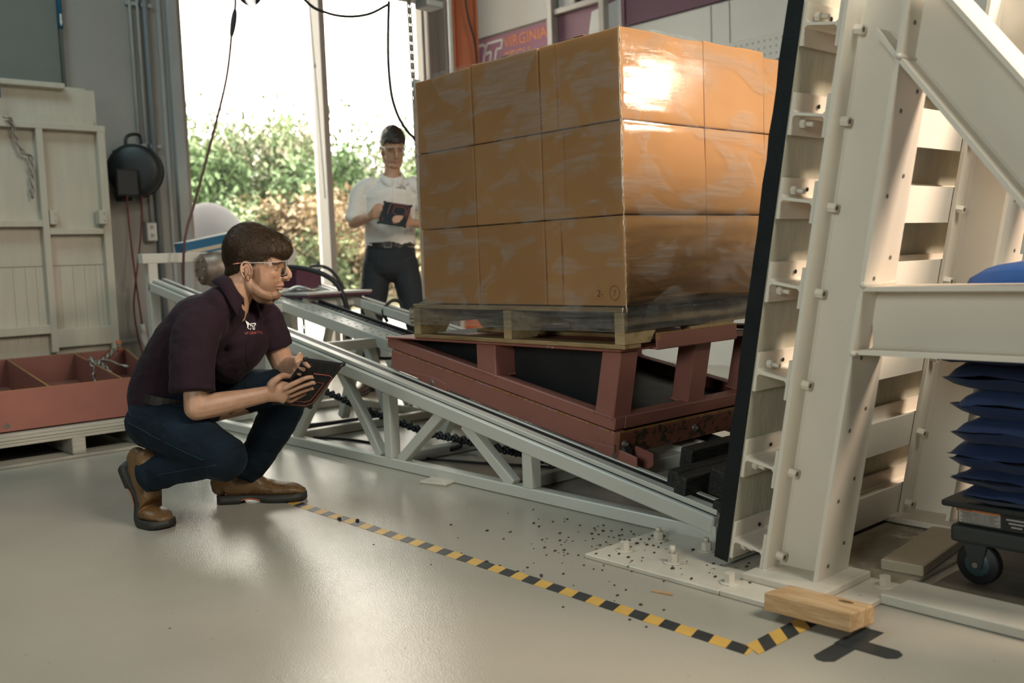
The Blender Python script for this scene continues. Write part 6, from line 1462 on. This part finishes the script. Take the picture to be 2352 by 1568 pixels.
hand(bd, wR, A(-.893, 6.60, 1.235), [[A(-.868, 6.585, 1.262), A(-.842, 6.575, 1.272), A(-.832, 6.572, 1.255), A(-.832, 6.570, 1.240)], [A(-.862, 6.58, 1.245), A(-.834, 6.568, 1.252), A(-.828, 6.566, 1.236), A(-.83, 6.566, 1.224)],
     [A(-.862, 6.58, 1.228), A(-.836, 6.568, 1.232), A(-.832, 6.566, 1.218), A(-.836, 6.566, 1.207)], [A(-.865, 6.585, 1.212), A(-.845, 6.572, 1.213), A(-.842, 6.572, 1.202), A(-.846, 6.574, 1.194)]],
     [A(-.892, 6.59, 1.262), A(-.872, 6.585, 1.285), A(-.850, 6.585, 1.29), A(-.830, 6.585, 1.285)])
sL, eL, wL = A(-.600, 6.86, 1.425), A(-.535, 6.82, 1.155), A(-.640, 6.63, 1.165)
limb(bd, [sL, sL.lerp(eL, .5), eL], [.048, .042, .038], FV); limb(bd, [eL, eL.lerp(wL, .4), wL], [.040, .038, .028], up)
hand(bd, wL, A(-.668, 6.575, 1.178), [[A(-.690, 6.535, 1.200), A(-.715, 6.515, 1.205), A(-.735, 6.508, 1.204), A(-.75, 6.506, 1.20)], [A(-.690, 6.53, 1.184), A(-.718, 6.510, 1.188), A(-.74, 6.502, 1.187), A(-.757, 6.500, 1.184)],
     [A(-.690, 6.53, 1.168), A(-.716, 6.508, 1.171), A(-.736, 6.500, 1.17), A(-.752, 6.498, 1.167)], [A(-.686, 6.535, 1.153), A(-.706, 6.512, 1.155), A(-.722, 6.504, 1.154), A(-.735, 6.502, 1.152)]],
     [A(-.655, 6.58, 1.20), A(-.652, 6.57, 1.232), A(-.66, 6.585, 1.255), A(-.672, 6.60, 1.268)])
for sd in (-1, 1):
    h_, k_, a_ = (A(-.915, 6.85, .90), A(-.970, 6.83, .52), A(-1.015, 6.86, .09)) if sd < 0 else (A(-.735, 6.85, .90), A(-.668, 6.82, .52), A(-.600, 6.88, .09))
    limb(bd, [h_, h_.lerp(k_, .5), k_], [.072, .065, .05], FV); limb(bd, [k_, k_.lerp(a_, .4), a_], [.048, .046, .034], FV)
br = remesh(bd, .0045, 4); hb = head_bm(.003); hb.transform(HM2)
tmp = bpy.data.meshes.new('t'); hb.to_mesh(tmp); hb.free(); br.from_mesh(tmp); bpy.data.meshes.remove(tmp)
PROF[:] = [(a, {0: .136, 8: .134, 24: .120, -20: .112}.get(a, r)) for a, r in PROF]
ZMIN[:] = [(-.2, -.040), (-.10, -.040), (-.07, -.030), (-.038, -.005), (-.022, .032), (.010, .035), (.013, -.010), (.040, -.005), (.046, .02), (.06, .050), (.09, .064), (.105, .060), (.125, .056), (.2, .056)]
bo2 = obj('body', br, M_skin, m2, True); HMi2 = (Matrix.Translation(m2.location).inverted() @ HM2).inverted()
def tint2(co):
    p = HMi2 @ co
    return head_tint(p, .12) if -.14 < p.z < .2 and abs(p.x) < .17 and abs(p.y) < .12 else (0.0, 0.0, 0.0)
paint(bo2, tint2)
hbm = hair_bm(8, 1500, -.8, .7); hbm.transform(HM2); obj('hair', hbm, M_hair2, m2)
sh = BM()
limb(sh, [A(-.825, 6.85, 1.02), A(-.820, 6.85, 1.10), A(-.808, 6.85, 1.25), A(-.795, 6.85, 1.38), A(-.792, 6.85, 1.44)], [(.168, .118), (.176, .126), (.178, .122), (.186, .116), (.120, .078)], S2, 24)
limb(sh, [A(-.792, 6.85, 1.43), A(-.788, 6.847, 1.468)], [(.10, .078), (.062, .060)], S2)
limb(sh, [A(-.93, 6.85, 1.435), A(-1.0, 6.845, 1.40), A(-1.035, 6.825, 1.29), A(-1.055, 6.808, 1.225)], [(.068, .07), (.070, .07), (.068, .066), (.066, .062)], FV)
limb(sh, [A(-.65, 6.855, 1.43), A(-.585, 6.855, 1.39), A(-.555, 6.835, 1.28), A(-.540, 6.825, 1.20)], [(.068, .07), (.070, .07), (.068, .066), (.066, .062)], FV)
sr = remesh(sh, .0065, 5); fold(sr, .005, 9, 1, (1, 1, 1.4)); s2 = obj('polo_shirt', sr, M_white_polo, m2, True)
rin, rout = [], []; nb = A(-.788, 6.845, 1.503); ax = V((0, 0, 1)) - LV * .12; ax.normalize(); f2 = (fw2 - ax * fw2.dot(ax)).normalized(); ss = ax.cross(f2)
for q in range(12, 349, 8):
    a = math.radians(q); d = f2 * math.cos(a) + ss * math.sin(a); fr = max(0, math.cos(a)); rin.append(nb + d * .062 + ax * (.022 - .045 * fr)); rout.append(nb + d * (.092 + .012 * fr) + ax * (-.020 - .062 * fr ** 2))
b = BM(); collar(b, rin, rout); obj('collar', b, M_white_polo, s2)
bv = BVHTree.FromPolygons([v.co + m2.location for v in s2.data.vertices], [p.vertices for p in s2.data.polygons])
h = bv.ray_cast(A(-.712, 6.3, 1.415), LV); lp = h[0]; xd = FV; yd = V((0, 0, 1)); lp = lp - LV * .004
lg = vt_logo(s2, lp + xd * -.012 + yd * .004, xd, yd, .030, mat('dark_thread', (0.12, 0.03, 0.04), 0.7), .001, .08)
tx = text_mesh('lettering', 'VIRGINIA TECH', MATS['dark_thread'], .011, lp - xd * .045 - yd * .012, xd, yd, s2, .0003, .0006)
for o in (lg, tx): stick(o, s2, m2.location, .0015)
pts = []
for k in range(6):
    h = bv.ray_cast(A(-.765 - .004 * k, 6.3, 1.465 - .03 * k), LV)
    if h[0] is not None: pts.append(h[0] - LV * .001)
b = BM(); add_tube(b, pts, .0022, 6, 3); obj('placket_seam', b, M_white_polo, s2)
tr = BM()
limb(tr, [A(-.825, 6.85, 1.045), A(-.826, 6.85, .96), A(-.828, 6.85, .875)], [(.158, .112), (.178, .122), (.178, .118)], S2, 24)
limb(tr, [A(-.918, 6.85, .89), A(-.948, 6.84, .70), A(-.975, 6.83, .50), A(-1.0, 6.85, .26), A(-1.015, 6.86, .06)], [.102, .092, .078, .070, .066], FV, 20)
limb(tr, [A(-.735, 6.85, .89), A(-.698, 6.835, .70), A(-.665, 6.82, .50), A(-.625, 6.85, .26), A(-.600, 6.88, .06)], [.102, .092, .078, .070, .066], FV, 20)
t2 = remesh(tr, .007, 5); fold(t2, .005, 8, 4); obj('trousers', t2, M_trouser, m2, True)
b = BM(); c = A(-.824, 6.85, 1.028); R_ = []
for k in range(40):
    a = 2 * math.pi * k / 40; p = c + S2 * .166 * math.cos(a) + S2.cross(up) * .120 * math.sin(a); o_ = (p - c).normalized()
    R_.append([b.verts.new(p + up * hh + o_ * q) for hh, q in ((-.018, -.01), (-.018, .004), (.018, .004), (.018, -.01))])
for i in range(40):
    for j in range(4): b.faces.new((R_[i][j], R_[(i + 1) % 40][j], R_[(i + 1) % 40][(j + 1) % 4], R_[i][(j + 1) % 4]))
bmesh.ops.recalc_face_normals(b, faces=b.faces[:]); bl = obj('belt', b, M_belt, m2)
b = BM(); add_tube(b, [c - LV * .127 + FV * x + up * z for x, z in ((-.024, -.02), (.024, -.02), (.024, .02), (-.024, .02))], .003, 6, 1, closed=True); obj('buckle', b, M_steel, bl)
for sd in (-1, 1):
    M = frameM(A(-1.005, 6.93, 0), -LV - FV * .25) if sd < 0 else frameM(A(-.605, 6.95, 0), -LV + FV * .2)
    up_, so, ac, ws = boot(); ac.free(); ws.free(); 
    for v in up_.verts: v.co.z = min(v.co.z, .10)
    sc_ = Matrix.Diagonal(V((.92, .92, .9, 1))); up_.transform(M @ sc_); so.transform(M @ sc_); u = obj('shoe', up_, M_shoe, m2, True); obj('shoe_sole', so, M_sole, u, True)
g2 = thing('safety_glasses', 'clear safety glasses worn by the standing man', 'glasses', A(-.75, 6.75, 1.68)); lens_glasses(g2, HM2)
tablet('dark rugged tablet held up by the standing man at chest height', A(-.857, 6.50, 1.171), A(-.818, 6.60, 1.316), A(-.631, 6.60, 1.312), .013, -LV)
